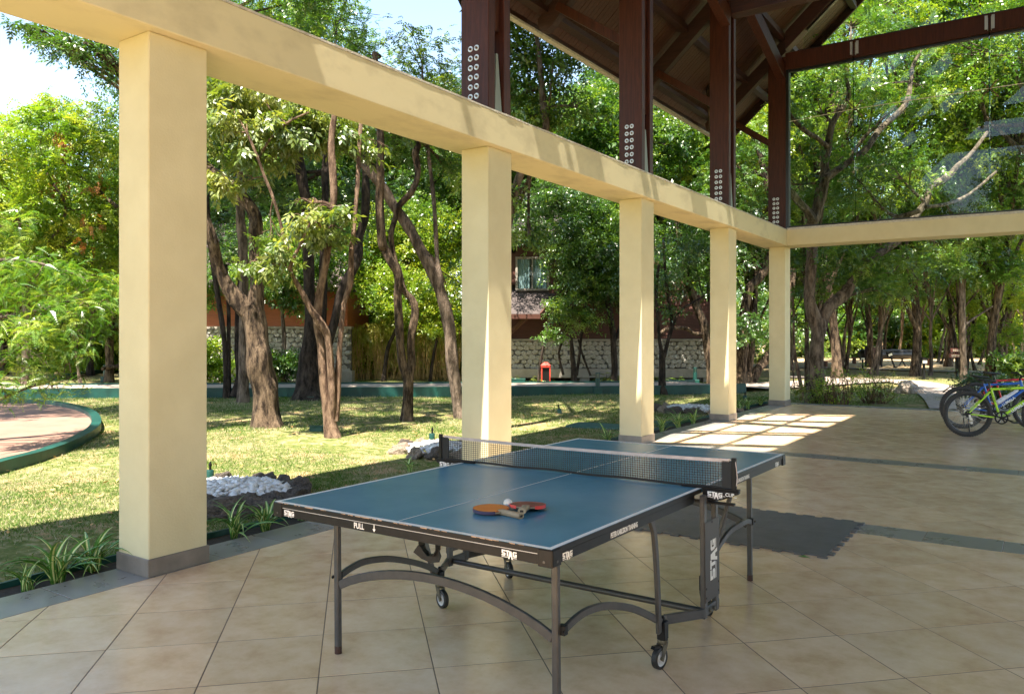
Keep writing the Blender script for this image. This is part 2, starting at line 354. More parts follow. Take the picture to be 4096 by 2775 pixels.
def put(name, me, parent=None, world=False, loc=None, rot=None, **k):
    o = bpy.data.objects.new(name, me); COL.objects.link(o)
    if parent is not None:
        o.parent = parent
        if world: o.location = -parent.location
    if loc is not None: o.location = loc
    if rot is not None: o.rotation_euler = rot
    tag(o, **k); return o
def npmesh(name, v, f, mat, tone=None, mats=None, mi=None, smooth=False):   # numpy arrays, equal face size
    me = bpy.data.meshes.new(name); k = f.shape[1]
    me.vertices.add(len(v)); me.vertices.foreach_set('co', v.astype(np.float32).ravel())
    me.loops.add(f.size); me.loops.foreach_set('vertex_index', f.astype(np.int32).ravel())
    me.polygons.add(len(f)); me.polygons.foreach_set('loop_start', (np.arange(len(f)) * k).astype(np.int32))
    me.polygons.foreach_set('loop_total', np.full(len(f), k, np.int32))
    me.update(calc_edges=True)
    if tone is not None:
        at_ = me.attributes.new('tone', 'FLOAT', 'FACE'); at_.data.foreach_set('value', tone.astype(np.float32))
    for m in (mats or [mat]): me.materials.append(MT[m] if isinstance(m, str) else m)
    if mi is not None: me.polygons.foreach_set('material_index', mi.astype(np.int32))
    if smooth: me.polygons.foreach_set('use_smooth', [True] * len(f))
    return me
def spline(pts, seg=5):                         # Catmull-Rom through points of any dimension
    P = [np.array(p, float) for p in pts]; P = [2 * P[0] - P[1]] + P + [2 * P[-1] - P[-2]]; out = []
    for i in range(1, len(P) - 2):
        for k in range(seg):
            t = k / seg; a, b, c, d = P[i - 1:i + 3]
            out.append(.5 * ((2 * b) + (-a + c) * t + (2 * a - 5 * b + 4 * c - d) * t * t + (-a + 3 * b - 3 * c + d) * t ** 3))
    out.append(P[-2]); return out
def rotz(o, a): return Matrix.Rotation(a, 4, 'Z')

# lettering: filled text turned to a flat mesh with a hair of depth
def text_mesh(s, size=1, thick=0.0, sx=1.0, depth=.0006, mat='logo'):
    c = bpy.data.curves.new('t', 'FONT'); c.body = s; c.size = size; c.offset = thick; c.extrude = depth; c.align_x = 'LEFT'; c.resolution_u = 3
    o = bpy.data.objects.new('t', c); COL.objects.link(o); bpy.context.view_layer.update()
    me = bpy.data.meshes.new_from_object(o.evaluated_get(bpy.context.evaluated_depsgraph_get()))
    bpy.data.objects.remove(o); bpy.data.curves.remove(c)
    for v in me.vertices: v.co.x *= sx
    me.materials.clear(); me.materials.append(MT[mat]); return me
def logo_mesh(h, mat='logo'):                   # slab capitals S T A G, the A taller and dropping through the underline
    P = [
        [(0, 1), (0, .55), (.12, .45), (.45, .45), (.45, .38), (0, .38), (0, .2), (.5, .2), (.64, .3), (.64, .55), (.54, .64), (.22, .64), (.22, .8), (.62, .8), (.62, 1)],
        [(.68, 1), (.68, .8), (.86, .8), (.86, .2), (1.08, .2), (1.08, .8), (1.26, .8), (1.26, 1)],
        [(1.3, .92), (1.08, -.15), (1.3, -.15), (1.36, .18), (1.58, .18), (1.64, -.15), (1.86, -.15), (1.62, .92)],
        [(1.82, .8), (1.86, .3), (1.98, .2), (2.5, .2), (2.5, .62), (2.16, .62), (2.16, .46), (2.28, .46), (2.28, .38), (2.04, .38), (2.04, .76), (2.5, .76), (2.5, .92), (1.96, .92)],
        [(0, .1), (0, .02), (1.02, .02), (1.04, .1)], [(1.9, .1), (1.92, .02), (2.5, .02), (2.5, .1)]]
    hole = [[(1.42, .36), (1.46, .66), (1.48, .66), (1.52, .36)]]
    mb = MB()
    for q in P: mb.poly([(x * h, y * h) for x, y in q], 0, .0008)
    me = mb.mesh('logo', mat)
    return me
def place(o, origin, u, v):
    u = Vector(u).normalized(); v = Vector(v).normalized(); w = u.cross(v)
    m = Matrix((u, v, w)).transposed().to_4x4(); m.translation = Vector(origin); o.matrix_local = m

# leaves ---------------------------------------------------------
def quad_leaf(base, d, w, n, ln, wd):           # a diamond leaf: base, direction, side, droop; 4 verts
    b = np.array(base); d = np.array(d); w = np.array(w)
    return [b, b + d * ln * .45 + w * wd / 2, b + d * ln - np.array(n) * ln * .18, b + d * ln * .45 - w * wd / 2]
def template(kind):
    V = []
    if kind == 'pinnate':
        for i in range(5):
            t = i / 5; x = .03 + .17 * t; z = -.07 * t * t
            for s in (-1, 1):
                a = 1.15 - .4 * t; d = (cos(a), s * sin(a), -.12 + .25 * sin(i * 2.3 + s)); V += quad_leaf((x, 0, z), d, (-s * sin(a), cos(a) * 1, .35 * sin(i * 1.7 + s)), (0, 0, 1), .075 * (1 - .25 * t), .031)
        V += quad_leaf((.20, 0, -.07), (1, 0, -.3), (0, 1, .2), (0, 0, 1), .075, .031)
    elif kind == 'broad':
        for i in range(7):
            t = i / 7; a = i * 2.4; d = np.array((.6 + .4 * t, .75 * cos(a), .55 * sin(a) - .45)); d /= np.linalg.norm(d)
            w = np.cross(d, (0, 0, 1)); w /= np.linalg.norm(w); V += quad_leaf((.22 * t, 0, -.05 * t), d, w, (0, 0, 1), .115, .05)
    elif kind == 'small':
        for i in range(11):
            t = i / 11; a = i * 2.4; d = np.array((.7, .8 * cos(a), .8 * sin(a))); d /= np.linalg.norm(d)
            w = np.cross(d, (.1, .2, 1)); w /= np.linalg.norm(w); V += quad_leaf((.26 * t, .03 * sin(a * 2), 0), d, w, (0, 0, 1), .062, .032)
    elif kind == 'frond':
        for i in range(9):
            t = i / 9; x = .02 + .26 * t; z = -.14 * t * t
            for s in (-1, 1):
                a = .8; d = (cos(a), s * sin(a), -.1 + .2 * s * t); V += quad_leaf((x, 0, z), d, (-s * sin(a), cos(a), .3), (0, 0, 1), .085 * (1.1 - t), .016)
    elif kind == 'bamboo':
        for i in range(7):
            t = i / 7; a = i * 2.2; d = np.array((.7, .5 * cos(a), -.7 + .3 * sin(a))); d /= np.linalg.norm(d)
            w = np.cross(d, (0, 0, 1)); w /= np.linalg.norm(w); V += quad_leaf((.25 * t, 0, -.05), d, w, (0, 0, 1), .13, .018)
    return np.array(V)
TPL = {k: template(k) for k in ('pinnate', 'broad', 'small', 'frond', 'bamboo')}
def leaves(name, lobes, kind, mat, scale=1.0, droop=.1, seed=0, shell=.55):
    """lobes: (cx,cy,cz, rx,ry,rz, count); one mesh of many little leaf sprays filling uneven lobes"""
    g = np.random.default_rng(seed + 101); T = TPL[kind]; k = len(T); Pn = []; tn = []
    for (x, y, z, rx, ry, rz, n) in lobes:
        n = int(n)
        if n < 1: continue
        nb = max(3, n // 22)                    # boughs: small clumps inside a lobe, so gaps stay open
        u = g.normal(size=(nb, 3)); u /= np.linalg.norm(u, axis=1)[:, None]
        u *= (shell + (1 - shell) * g.random(nb) ** .6)[:, None]
        c = u * (rx, ry, rz) + (x, y, z)
        i = g.integers(0, nb, n); sp = min(rx, ry, rz) * .30 + .10
        p = c[i] + np.clip(g.normal(size=(n, 3)), -1.6, 1.6) * (sp, sp, sp * .62)
        Pn.append(p); tn.append(np.clip(.46 + .28 * g.normal(size=nb)[i] + .17 * g.normal(size=n), 0, 1))
    P = np.concatenate(Pn); t = np.concatenate(tn); n = len(P)
    yaw = g.random(n) * 2 * pi; pit = g.normal(size=n) * .45 + droop; rol = g.normal(size=n) * .5; sc = scale * (.65 + .7 * g.random(n))
    cyw, syw, cp, sp_, cr, sr = np.cos(yaw), np.sin(yaw), np.cos(pit), np.sin(pit), np.cos(rol), np.sin(rol)
    X = np.stack([cyw * cp, syw * cp, -sp_], 1); Y0 = np.stack([-syw, cyw, np.zeros(n)], 1); Z0 = np.cross(X, Y0)
    Y = Y0 * cr[:, None] + Z0 * sr[:, None]; Z = np.cross(X, Y)
    V = (P[:, None, :] + sc[:, None, None] * (T[None, :, 0:1] * X[:, None] + T[None, :, 1:2] * Y[:, None] + T[None, :, 2:3] * Z[:, None])).reshape(-1, 3)
    nf = n * k // 4; F = np.arange(nf * 4).reshape(-1, 4)
    tone = np.repeat(t, k // 4) + g.normal(size=nf) * .06
    return npmesh(name, V, F, mat, np.clip(tone, 0, 1))
def sub3(V_, loc): return V_
def trunk_mb(paths, n=9, seg=5, rough=.22, flare=True):
    """paths: list of [(Vector, radius)...]"""
    mb = MB()
    for k, pa in enumerate(paths):
        q = spline([(p[0], p[1], p[2], r) for p, r in pa], seg)
        if k == 0 and flare:
            z0 = q[0][2]
            for s in q:
                h = (s[2] - z0)
                if 0 <= h < .55: s[3] *= 1 + .38 * (1 - h / .55) ** 2.2
        mb.tube([s[:3] for s in q], [max(.004, s[3]) for s in q], n, rough=rough)
    return mb

# ---------------------------------------------------------------- floor of the terrace
XE, XI = -5.045, -4.668
Y0F, Y1F, XR = -6.0, 18.5, 9.0
fb = MB(); fb.box(XE + .002, XR, Y0F, Y1F - .002, -.30, -.0011)
floor = fb.build('floor', 'grout', kind='structure')
def clip(poly, x0, x1, y0, y1):
    for ax, lim, sg in ((0, x0, 1), (0, x1, -1), (1, y0, 1), (1, y1, -1)):
        out = []
        for i in range(len(poly)):
            a, b = poly[i - 1], poly[i]; da = (a[ax] - lim) * sg; db = (b[ax] - lim) * sg
            if (da >= 0) != (db >= 0):
                t = da / (da - db); out.append((a[0] + (b[0] - a[0]) * t, a[1] + (b[1] - a[1]) * t))
            if db >= 0: out.append(b)
        poly = out
        if len(poly) < 3: return []
    return poly
def area(p): return abs(sum(p[i - 1][0] * p[i][1] - p[i][0] * p[i - 1][1] for i in range(len(p)))) / 2
def inset(p, d):                                # convex outline moved inward by d
    n = len(p); c = (sum(q[0] for q in p) / n, sum(q[1] for q in p) / n); L = []
    for i in range(n):
        a, b = p[i], p[(i + 1) % n]; ex, ey = b[0] - a[0], b[1] - a[1]; l = sqrt(ex * ex + ey * ey)
        if l < 1e-6: continue
        nx, ny = -ey / l, ex / l
        if (c[0] - a[0]) * nx + (c[1] - a[1]) * ny < 0: nx, ny = -nx, -ny
        L.append((nx, ny, nx * a[0] + ny * a[1] + d))
    out = []
    for i in range(len(L)):
        a, b = L[i - 1], L[i]; D = a[0] * b[1] - a[1] * b[0]
        if abs(D) < 1e-5: continue
        out.append(((a[2] * b[1] - b[2] * a[1]) / D, (a[0] * b[2] - b[0] * a[2]) / D))
    return out
def tile_geo(mb, poly, gap=.0026, dz=0):
    a = inset(poly, gap); b = inset(poly, gap + .0014)
    if len(a) < 3 or len(a) != len(b) or area(a) < .0012: return False
    n = len(a); v = [(x, y, -.0035) for x, y in a] + [(x, y, -.0010 + dz) for x, y in a] + [(x, y, dz) for x, y in b]
    f = [(i, (i + 1) % n, n + (i + 1) % n, n + i) for i in range(n)] + [(n + i, n + (i + 1) % n, 2 * n + (i + 1) % n, 2 * n + i) for i in range(n)] + [tuple(range(2 * n, 3 * n))]
    mb.add(v, f); return True
P = .5131; h = P / sqrt(2); rects = []
BY = [6.745, 10.44]
ye = [Y0F + .0] + [v for b in BY for v in (b - .17, b + .17)] + [18.1]
fields = [(ye[i], ye[i + 1]) for i in range(0, len(ye), 2)]
tl = []
for i in range(-34, 40):
    for j in range(-34, 45):
        c1 = .345 + (i + .5) * P; c2 = 3.645 + (j + .5) * P
        x = (c1 - c2) / sqrt(2); y = (c1 + c2) / sqrt(2)
        if not (XI - h < x < 5.2 and -3.0 < y < 18.1 + h): continue
        dia = [(x - h, y), (x, y - h), (x + h, y), (x, y + h)]
        for a, b in fields:
            q = clip(dia, XI, 5.2, a, b)
            if len(q) > 2 and area(q) > .004: tl.append((q, (x, y), area(q) > .9999 * P * P, 'tile'))
def vis(c):
    d = depth(c)
    if d < .8: return 1e9 + d
    X = c[0] * cos(YAW) + c[1] * sin(YAW); px = CX + FPX * X / d; py = HY + FPX * CAMH / d
    return d if -250 < px < 4350 and py < 3000 else 1e6 + d
for (a, b) in [(v - .19, v + .19) for v in BY] + [(18.1, Y1F)]:
    x = XI - .16
    while x < 5.2:
        x1 = min(x + .508, 5.2); tl.append(([(max(x, XI), a), (x1, a), (x1, b), (max(x, XI), b)], ((x + x1) / 2, (a + b) / 2), False, 'border_tile')); x = x1
y = 2.389 - .513 * 10
while y < Y1F:
    y1 = min(y + .513, Y1F); tl.append(([(XE, y), (XI, y), (XI, y1), (XE, y1)], ((XE + XI) / 2, (y + y1) / 2), False, 'border_tile')); y = y1
tl.sort(key=lambda t: vis(t[1]))
cnt = {'tile': 0, 'border_tile': 0}; rest = {'tile': MB(), 'border_tile': MB()}
tmb = MB(); tile_geo(tmb, [(-h, 0), (0, -h), (h, 0), (0, h)]); tile_me = tmb.mesh('tile', 'tile')
for q, c, full, nm in tl:
    mt = 'tile' if nm == 'tile' else 'btile'
    dz = random.uniform(-.0006, .0006)
    if cnt[nm] < (298 if nm == 'tile' else 90) and vis(c) < 1e5:
        cnt[nm] += 1
        if full: put('tile', tile_me, floor, loc=(c[0], c[1], dz))
        else:
            mb = MB()
            if tile_geo(mb, [(x - c[0], y - c[1]) for x, y in q]): mb.build(nm, mt, floor, loc=(c[0], c[1], dz))
    else: tile_geo(rest[nm], q, dz=dz)
for nm, mb in rest.items(): mb.build(nm, 'tile' if nm == 'tile' else 'btile', floor, kind='stuff')

# ---------------------------------------------------------------- lawn, soil and woodland ground
gm = bpy.data.meshes.new('ground'); bm = bmesh.new()
def gh(x, y):
    p = Vector((x, y, 0)); d = max(0, -4.9 - x) + max(0, y - 18.6)
    return GZ + (noise.noise(p * .35) * .045 + noise.noise(p * 1.7) * .012) * min(1, d / 1.5)
xs = sorted(set([-600, -300, -160, -100] + [-80 + i * 2 for i in range(26)] + [-29 + i * .5 for i in range(60)] + [1 + i * 2.0 for i in range(22)] + [60, 90, 160, 300, 600]))
ys = sorted(set([-600, -300, -120, -60, -30, -15] + [-6 + i * .5 for i in range(70)] + [29 + i * 2.0 for i in range(26)] + [90, 120, 200, 300, 600]))
gv = [[bm.verts.new((x, y, gh(x, y))) for y in ys] for x in xs]
for i in range(len(xs) - 1):
    for j in range(len(ys) - 1): bm.faces.new((gv[i][j], gv[i + 1][j], gv[i + 1][j + 1], gv[i][j + 1])).smooth = True
bm.to_mesh(gm); bm.free(); gm.materials.append(MT['soil'])
ground = put('ground', gm, kind='structure')

# ---------------------------------------------------------------- the pavilion
YC = [2.8563 + k * 3.6653 for k in range(5)]
pav = empty('open_pavilion', (-4.86, 2.86, 0), label='open sided pavilion of yellow columns, yellow beam, dark red timber posts and glazed gable', cat='building')
ZS, ZT, XB, XBO = 3.4414, 3.775, -4.603, -5.160
for k, y in enumerate(YC):
    sh = MB().box(-5.0284, -4.6855, y + .0105, y + .430, .098, ZS)
    c = sh.build('column', 'plaster', pav, bevel=.006, world=True, label=['nearest wide yellow column', 'yellow column behind the net', 'yellow column with a sunlit foot', 'fourth yellow column along the edge', 'corner yellow column under the glazed gable'][k])
    pl = MB().box(-5.0389, -4.675, y, y + .4406, 0, .1145); pl.build('plinth', 'plinth', c, bevel=.003)
bmb = MB().box(XBO, XB, -9, 17.96, ZS, ZT); eb = bmb.build('edge_beam', 'beam', pav, bevel=.006, world=True)
cp = MB()
ny = 180
for i in range(ny):                              # rough cement lip on the beam, uneven along its edge
    a = -9 + i * 26.96 / ny; b = a + 26.96 / ny; w = noise.noise(Vector((0, a * 2.3, 0))) * .006
    cp.box(XBO + .002, XB + .002 + w, a, b, ZT, ZT + .018 + w * .6)
cp.build('cement_lip', 'cap', eb)
cb = MB().hexa([(XB, 17.367, ZS), (9, 17.367, ZS), (9, 17.95, ZS), (XB, 17.95, ZS), (XB, 17.367, ZT), (9, 17.367, ZT), (9, 17.95, ZT), (XB, 17.95, ZT)])
cbo = cb.build('cross_beam', 'plaster', pav, bevel=.005, world=True)
MB().box(XB + .004, 9, 17.370, 17.95, ZT, ZT + .045).build('cement_lip', 'cap', cbo)
hm = MB()
for y in YC: hm.hexa([(-5.145, y - .30, ZS), (-5.03, y - .30, ZS), (-5.03, y + .02, ZS - .06), (-5.145, y + .02, ZS - .06), (-5.145, y - .30, ZS + .01), (-5.03, y - .30, ZS + .01), (-5.03, y + .02, ZS + .01), (-5.145, y + .02, ZS + .01)])
# timber
SL = .9
def zr(x): return 6.37 + SL * (x + 6.6)         # underside of the boarded ceiling
ring = MB().lathe([(0.0, 0), (.030, 0), (.031, .004), (.029, .006), (.0135, .006)], (0, 0, 0), (0, -1, 0), 20).mesh('washer', 'steel', smooth=True)
bolt_me = MB().lathe([(.0135, .004), (.0135, .016), (.010, .022), (0, .022)], (0, 0, 0), (0, -1, 0), 8, 1)
bolt_me.lathe([(0.0, 0), (.030, 0), (.031, .004), (.029, .006), (.0135, .006)], (0, 0, 0), (0, -1, 0), 20, 0)
bolt_me = bolt_me.mesh('bolt', ['steel', 'bolt'], smooth=True)
for k in range(1, 5):
    y = YC[k] + (.012 if k < 4 else -.12); top = zr(-4.85) - .45
    x0, x1 = (-5.036, -4.686) if k < 4 else (-5.01, -4.64)
    p1 = MB().box(x0, x1, y, y + .115, ZT + .012, top)
    post = p1.build('timber_post', 'wood', pav, bevel=.006, world=True, label=['timber post nearest to the camera', 'timber post on the third column', 'timber post on the fourth column', 'timber post at the gable corner'][k - 1])
    MB().box(x0, x1, y + .275, y + .395, ZT + .012, top).build('rear_plank', 'wood', post, bevel=.006)
    MB().box(x0 + .06, x1 - .05, y + .117, y + .273, ZT + .9, top).build('packing_block', 'wood', post)
    MB().hexa([(x0 + .03, y + .13, ZT + .01), (x1 - .012, y + .13, ZT + .01), (x1 - .012, y + .26, ZT + .01), (x0 + .03, y + .26, ZT + .01), (x0 + .03, y + .18, ZT + .66), (x1 - .03, y + .18, ZT + .66), (x1 - .03, y + .21, ZT + .66), (x0 + .03, y + .21, ZT + .66)]).build('steel_shoe', 'plate', post)
    for r in range(7):
        for s, xx in enumerate((-4.912, -4.835)):
            put('bolt', bolt_me, post, loc=(xx + (0 if k < 4 else .03), y, 4.462 - .0985 * r + .0 * s), rot=(0, random.uniform(0, 3), 0))
def slope(mb, x0, x1, y0, y1, o0, o1, mi=0):     # slab following the roof slope; offsets above the ceiling line
    return mb.hexa([(x0, y0, zr(x0) + o0), (x1, y0, zr(x1) + o0), (x1, y1, zr(x1) + o0), (x0, y1, zr(x0) + o0), (x0, y0, zr(x0) + o1), (x1, y0, zr(x1) + o1), (x1, y1, zr(x1) + o1), (x0, y1, zr(x0) + o1)], mi)
roof = MB()
YR0, YR1 = -3.4, 19.20; SX0, SX1, SY0, SY1 = -4.36, -2.44, 2.0, 11.70
for a in ((-6.62, SX0, YR0, YR1), (SX1, 0, YR0, YR1), (SX0, SX1, YR0, SY0), (SX0, SX1, SY1, YR1)): slope(roof, *a, .045, .13)
RX = 6.8
roof.hexa([(0, YR0, zr(0) + .045), (RX, YR0, zr(0) - SL * RX), (RX, YR1, zr(0) - SL * RX), (0, YR1, zr(0) + .045), (0, YR0, zr(0) + .13), (RX, YR0, zr(0) - SL * RX + .1), (RX, YR1, zr(0) - SL * RX + .1), (0, YR1, zr(0) + .13)])
ro = roof.build('roof', 'deck', pav, world=True)
# skylight bars: they throw the barred patch of sun on the floor
sb = MB()
for xx in (-3.86, -3.17): slope(sb, xx - .05, xx + .05, SY0, SY1, -.06, .10)
for y0, y1 in ((7.92, 8.10), (8.24, 8.36), (11.43, 11.56), (5.2, 5.62), (5.85, 5.9), (3.9, 3.95)): slope(sb, SX0, SX1, y0, y1, -.05, .09)
sb.build('sun_patch_bars', 'woodx', ro)
nb = 0
y = 8.0
while y < YR1 - .01:
    w = random.uniform(.098, .112); y1 = min(y + w, YR1); dz = random.uniform(-.004, .004)
    xs_ = [(-6.60, SX0 - .003), (SX1 + .003, -.3)] if y < SY1 else [(-6.60, -.3)]
    for x0, x1 in xs_:
        if (x1 > -3 and y < 12.5 and x0 > -3): continue
        slope(MB(), x0, x1, 0, 0, 0, 0); m_ = MB(); slope(m_, x0, x1, y + .0035, y1 - .0035, dz, .043); m_.build('ceiling_board', 'ceil', pav, world=True)
    y = y1
rest_c = MB(); slope(rest_c, -6.6, SX0 - .003, YR0, 7.99, 0, .043); rest_c.build('ceiling_board', 'ceil', pav, world=True, kind='stuff')
MB().box(-6.66, -6.615, YR0, YR1 + .02, 6.30, 6.56).build('eave_board', 'woodx', pav, bevel=.004, world=True)
MB().box(-6.70, -6.60, YR0, YR1 + .02, 6.262, 6.298).build('eave_edge_strip', 'cap', pav, world=True)
vb = MB(); slope(vb, -6.66, 0, YR1 - .04, YR1 + .02, -.22, .15); vb.build('verge_board', 'woodx', pav, bevel=.004, world=True)
for k in range(1, 5):                            # trusses over each post
    y = YC[k] + (.125 if k < 4 else 0)
    ro_ = MB(); slope(ro_, -6.05, -.1, y, y + .15, -.47, -.13)
    # curved tail
    tail = [(-6.05, -.47), (-6.2, -.50), (-6.33, -.46), (-6.42, -.36), (-6.46, -.22), (-6.47, -.13), (-6.05, -.13)]
    n = len(tail); v = [(x, y, zr(x) + o) for x, o in tail] + [(x, y + .15, zr(x) + o) for x, o in tail]
    ro_.add(v, [tuple(range(n)), tuple(range(n, 2 * n))[::-1]] + [(i, (i + 1) % n, n + (i + 1) % n, n + i) for i in range(n)])
    ro_.build('rafter', 'woodx', pav, world=True)
    MB().bar((-5.02, y + .075, 5.72), (-6.12, y + .075, 6.82 - .33), .13, .21, up=(0, 1, 0)).build('eave_strut', 'wood', pav, bevel=.005, world=True)
    tb = MB().box(-4.70, 4.6, y - .06, y + .21, 7.245, 7.56)
    if k < 4: tb.build('tie_beam', 'woodx', pav, bevel=.006, world=True)
    MB().bar((-4.74, y - 2.75, 8.0), (-4.74, y - .07, 7.17), .17, .30, up=(0, 0, 1)).build('longitudinal_strut', 'wood', pav, bevel=.005, world=True)
for x, w, hh in ((-6.36, .16, .13), (-5.55, .13, .16), (-4.72, .13, .16), (-3.6, .13, .16), (-2.2, .13, .16)):
    pu = MB(); segs = [(YR0, YR1 - .04)] if not SX0 < x < SX1 else [(SY1 + .01, YR1 - .04)]
    for a, b in segs: pu.box(x - w / 2, x + w / 2, a, b, zr(x) - .03 - hh, zr(x - w / 2) - .003)
    pu.build('purlin', 'woodx', pav, world=True)
hw = MB().box(6.3, 6.5, YR0, 6.0, 0, 6.2); hw.build('shading_wall', 'plaster', pav, world=True)  # unseen wall added to darken the columns' inner faces
# glazed gable on the cross beam
YG = 17.50
MB().box(-4.638, 9, 17.37, 17.60, 7.21, 7.56).build('gable_transom', 'wood', pav, bevel=.005, world=True)
gr_ = MB(); slope(gr_, -4.64, 0, 17.37, 17.60, -.50, -.11); gr_.build('gable_rafter', 'woodx', pav, bevel=.005, world=True)
fr = MB(); fr.box(-4.636, -4.575, 17.40, 17.56, ZT + .047, 7.208); fr.box(-4.574, 9, 17.44, 17.54, ZT + .047, ZT + .085); fr.box(-4.574, 9, 17.44, 17.54, 7.165, 7.208)
fr.build('black_glazing_frame', 'blackf', pav, world=True)
fr2 = MB(); slope(fr2, -4.2, 0, 17.44, 17.54, -.56, -.503); fr2.box(-4.40, 9, 17.44, 17.54, 7.562, 7.60); fr2.build('black_glazing_frame', 'blackf', pav, world=True)
mx = [-4.574, -3.255, -.880, 1.495, 3.87]
for i in range(4):
    MB().box(mx[i] + .006, mx[i + 1] - .006, YG - .006, YG + .006, ZT + .086, 6.168).build('glass_pane', 'glass', pav, world=True)
    MB().box(mx[i] + .006, mx[i + 1] - .006, YG - .006, YG + .006, 6.176, 7.164).build('glass_pane', 'glass', pav, world=True)
    a, b = max(mx[i], -4.30) + .006, mx[i + 1] - .006
    if a < 0 and b > a:
        bb = min(b, 0); tz = lambda x: zr(x) - .56
        MB().hexa([(a, YG - .006, 7.601), (bb, YG - .006, 7.601), (bb, YG + .006, 7.601), (a, YG + .006, 7.601), (a, YG - .006, max(tz(a), 7.605)), (bb, YG - .006, tz(bb)), (bb, YG + .006, tz(bb)), (a, YG + .006, max(tz(a), 7.605))]).build('glass_pane', 'glass', pav, world=True)
for x in mx[1:4]:
    fin = MB().hexa([(x - .008, YG - .26, 7.205), (x + .008, YG - .26, 7.205), (x + .008, YG - .012, 7.205), (x - .008, YG - .012, 7.205)] + [(x - .008, YG - .26, 7.207)] * 0 + [(x - .008, YG - .26, 7.1), (x + .008, YG - .26, 7.1), (x + .008, YG - .012, 7.1), (x - .008, YG - .012, 7.1)])
    fin.hexa([(x - .008, YG - .10, 4.9), (x + .008, YG - .10, 4.9), (x + .008, YG - .012, 4.9), (x - .008, YG - .012, 4.9), (x - .008, YG - .26, 7.1), (x + .008, YG - .26, 7.1), (x + .008, YG - .012, 7.1), (x - .008, YG - .012, 7.1)])
    fin.box(x - .006, x + .006, YG - .008, YG + .004, ZT + .09, 4.9); f_ = fin.build('glass_fin', 'gedge', pav, world=True)
    br = MB()
    for s in (-1, 1): br.box(x + s * .03 - .004 + (s * .0), x + s * .03 + .004, YG - .20, YG - .12, 7.24, 7.48); br.box(x + s * .03 - (.05 if s < 0 else 0), x + s * .03 + (.05 if s > 0 else 0), 17.358, 17.369, 7.27, 7.53)
    br.build('fin_bracket', 'steel', f_)
    sp = MB(); c = Vector((x, YG - .06, 6.172))
    for sx in (-1, 1):
        for sz in (-1, 1): sp.tube([c, c + Vector((sx * .11, -.01, sz * .13)), c + Vector((sx * .13, .05, sz * .16))], [.014, .010, .016], 6)
    sp.build('glass_spider_clamp', 'bolt', f_)
cm_ = MB()
for dx in (0,): cm_.tube([(-4.57, YG - .07, 6.10), (-3.25, YG - .07, 6.165), (-.88, YG - .07, 6.175), (3.9, YG - .07, 6.165)], .007, 6)
cm_.build('steel_cable', 'steel', pav, world=True)

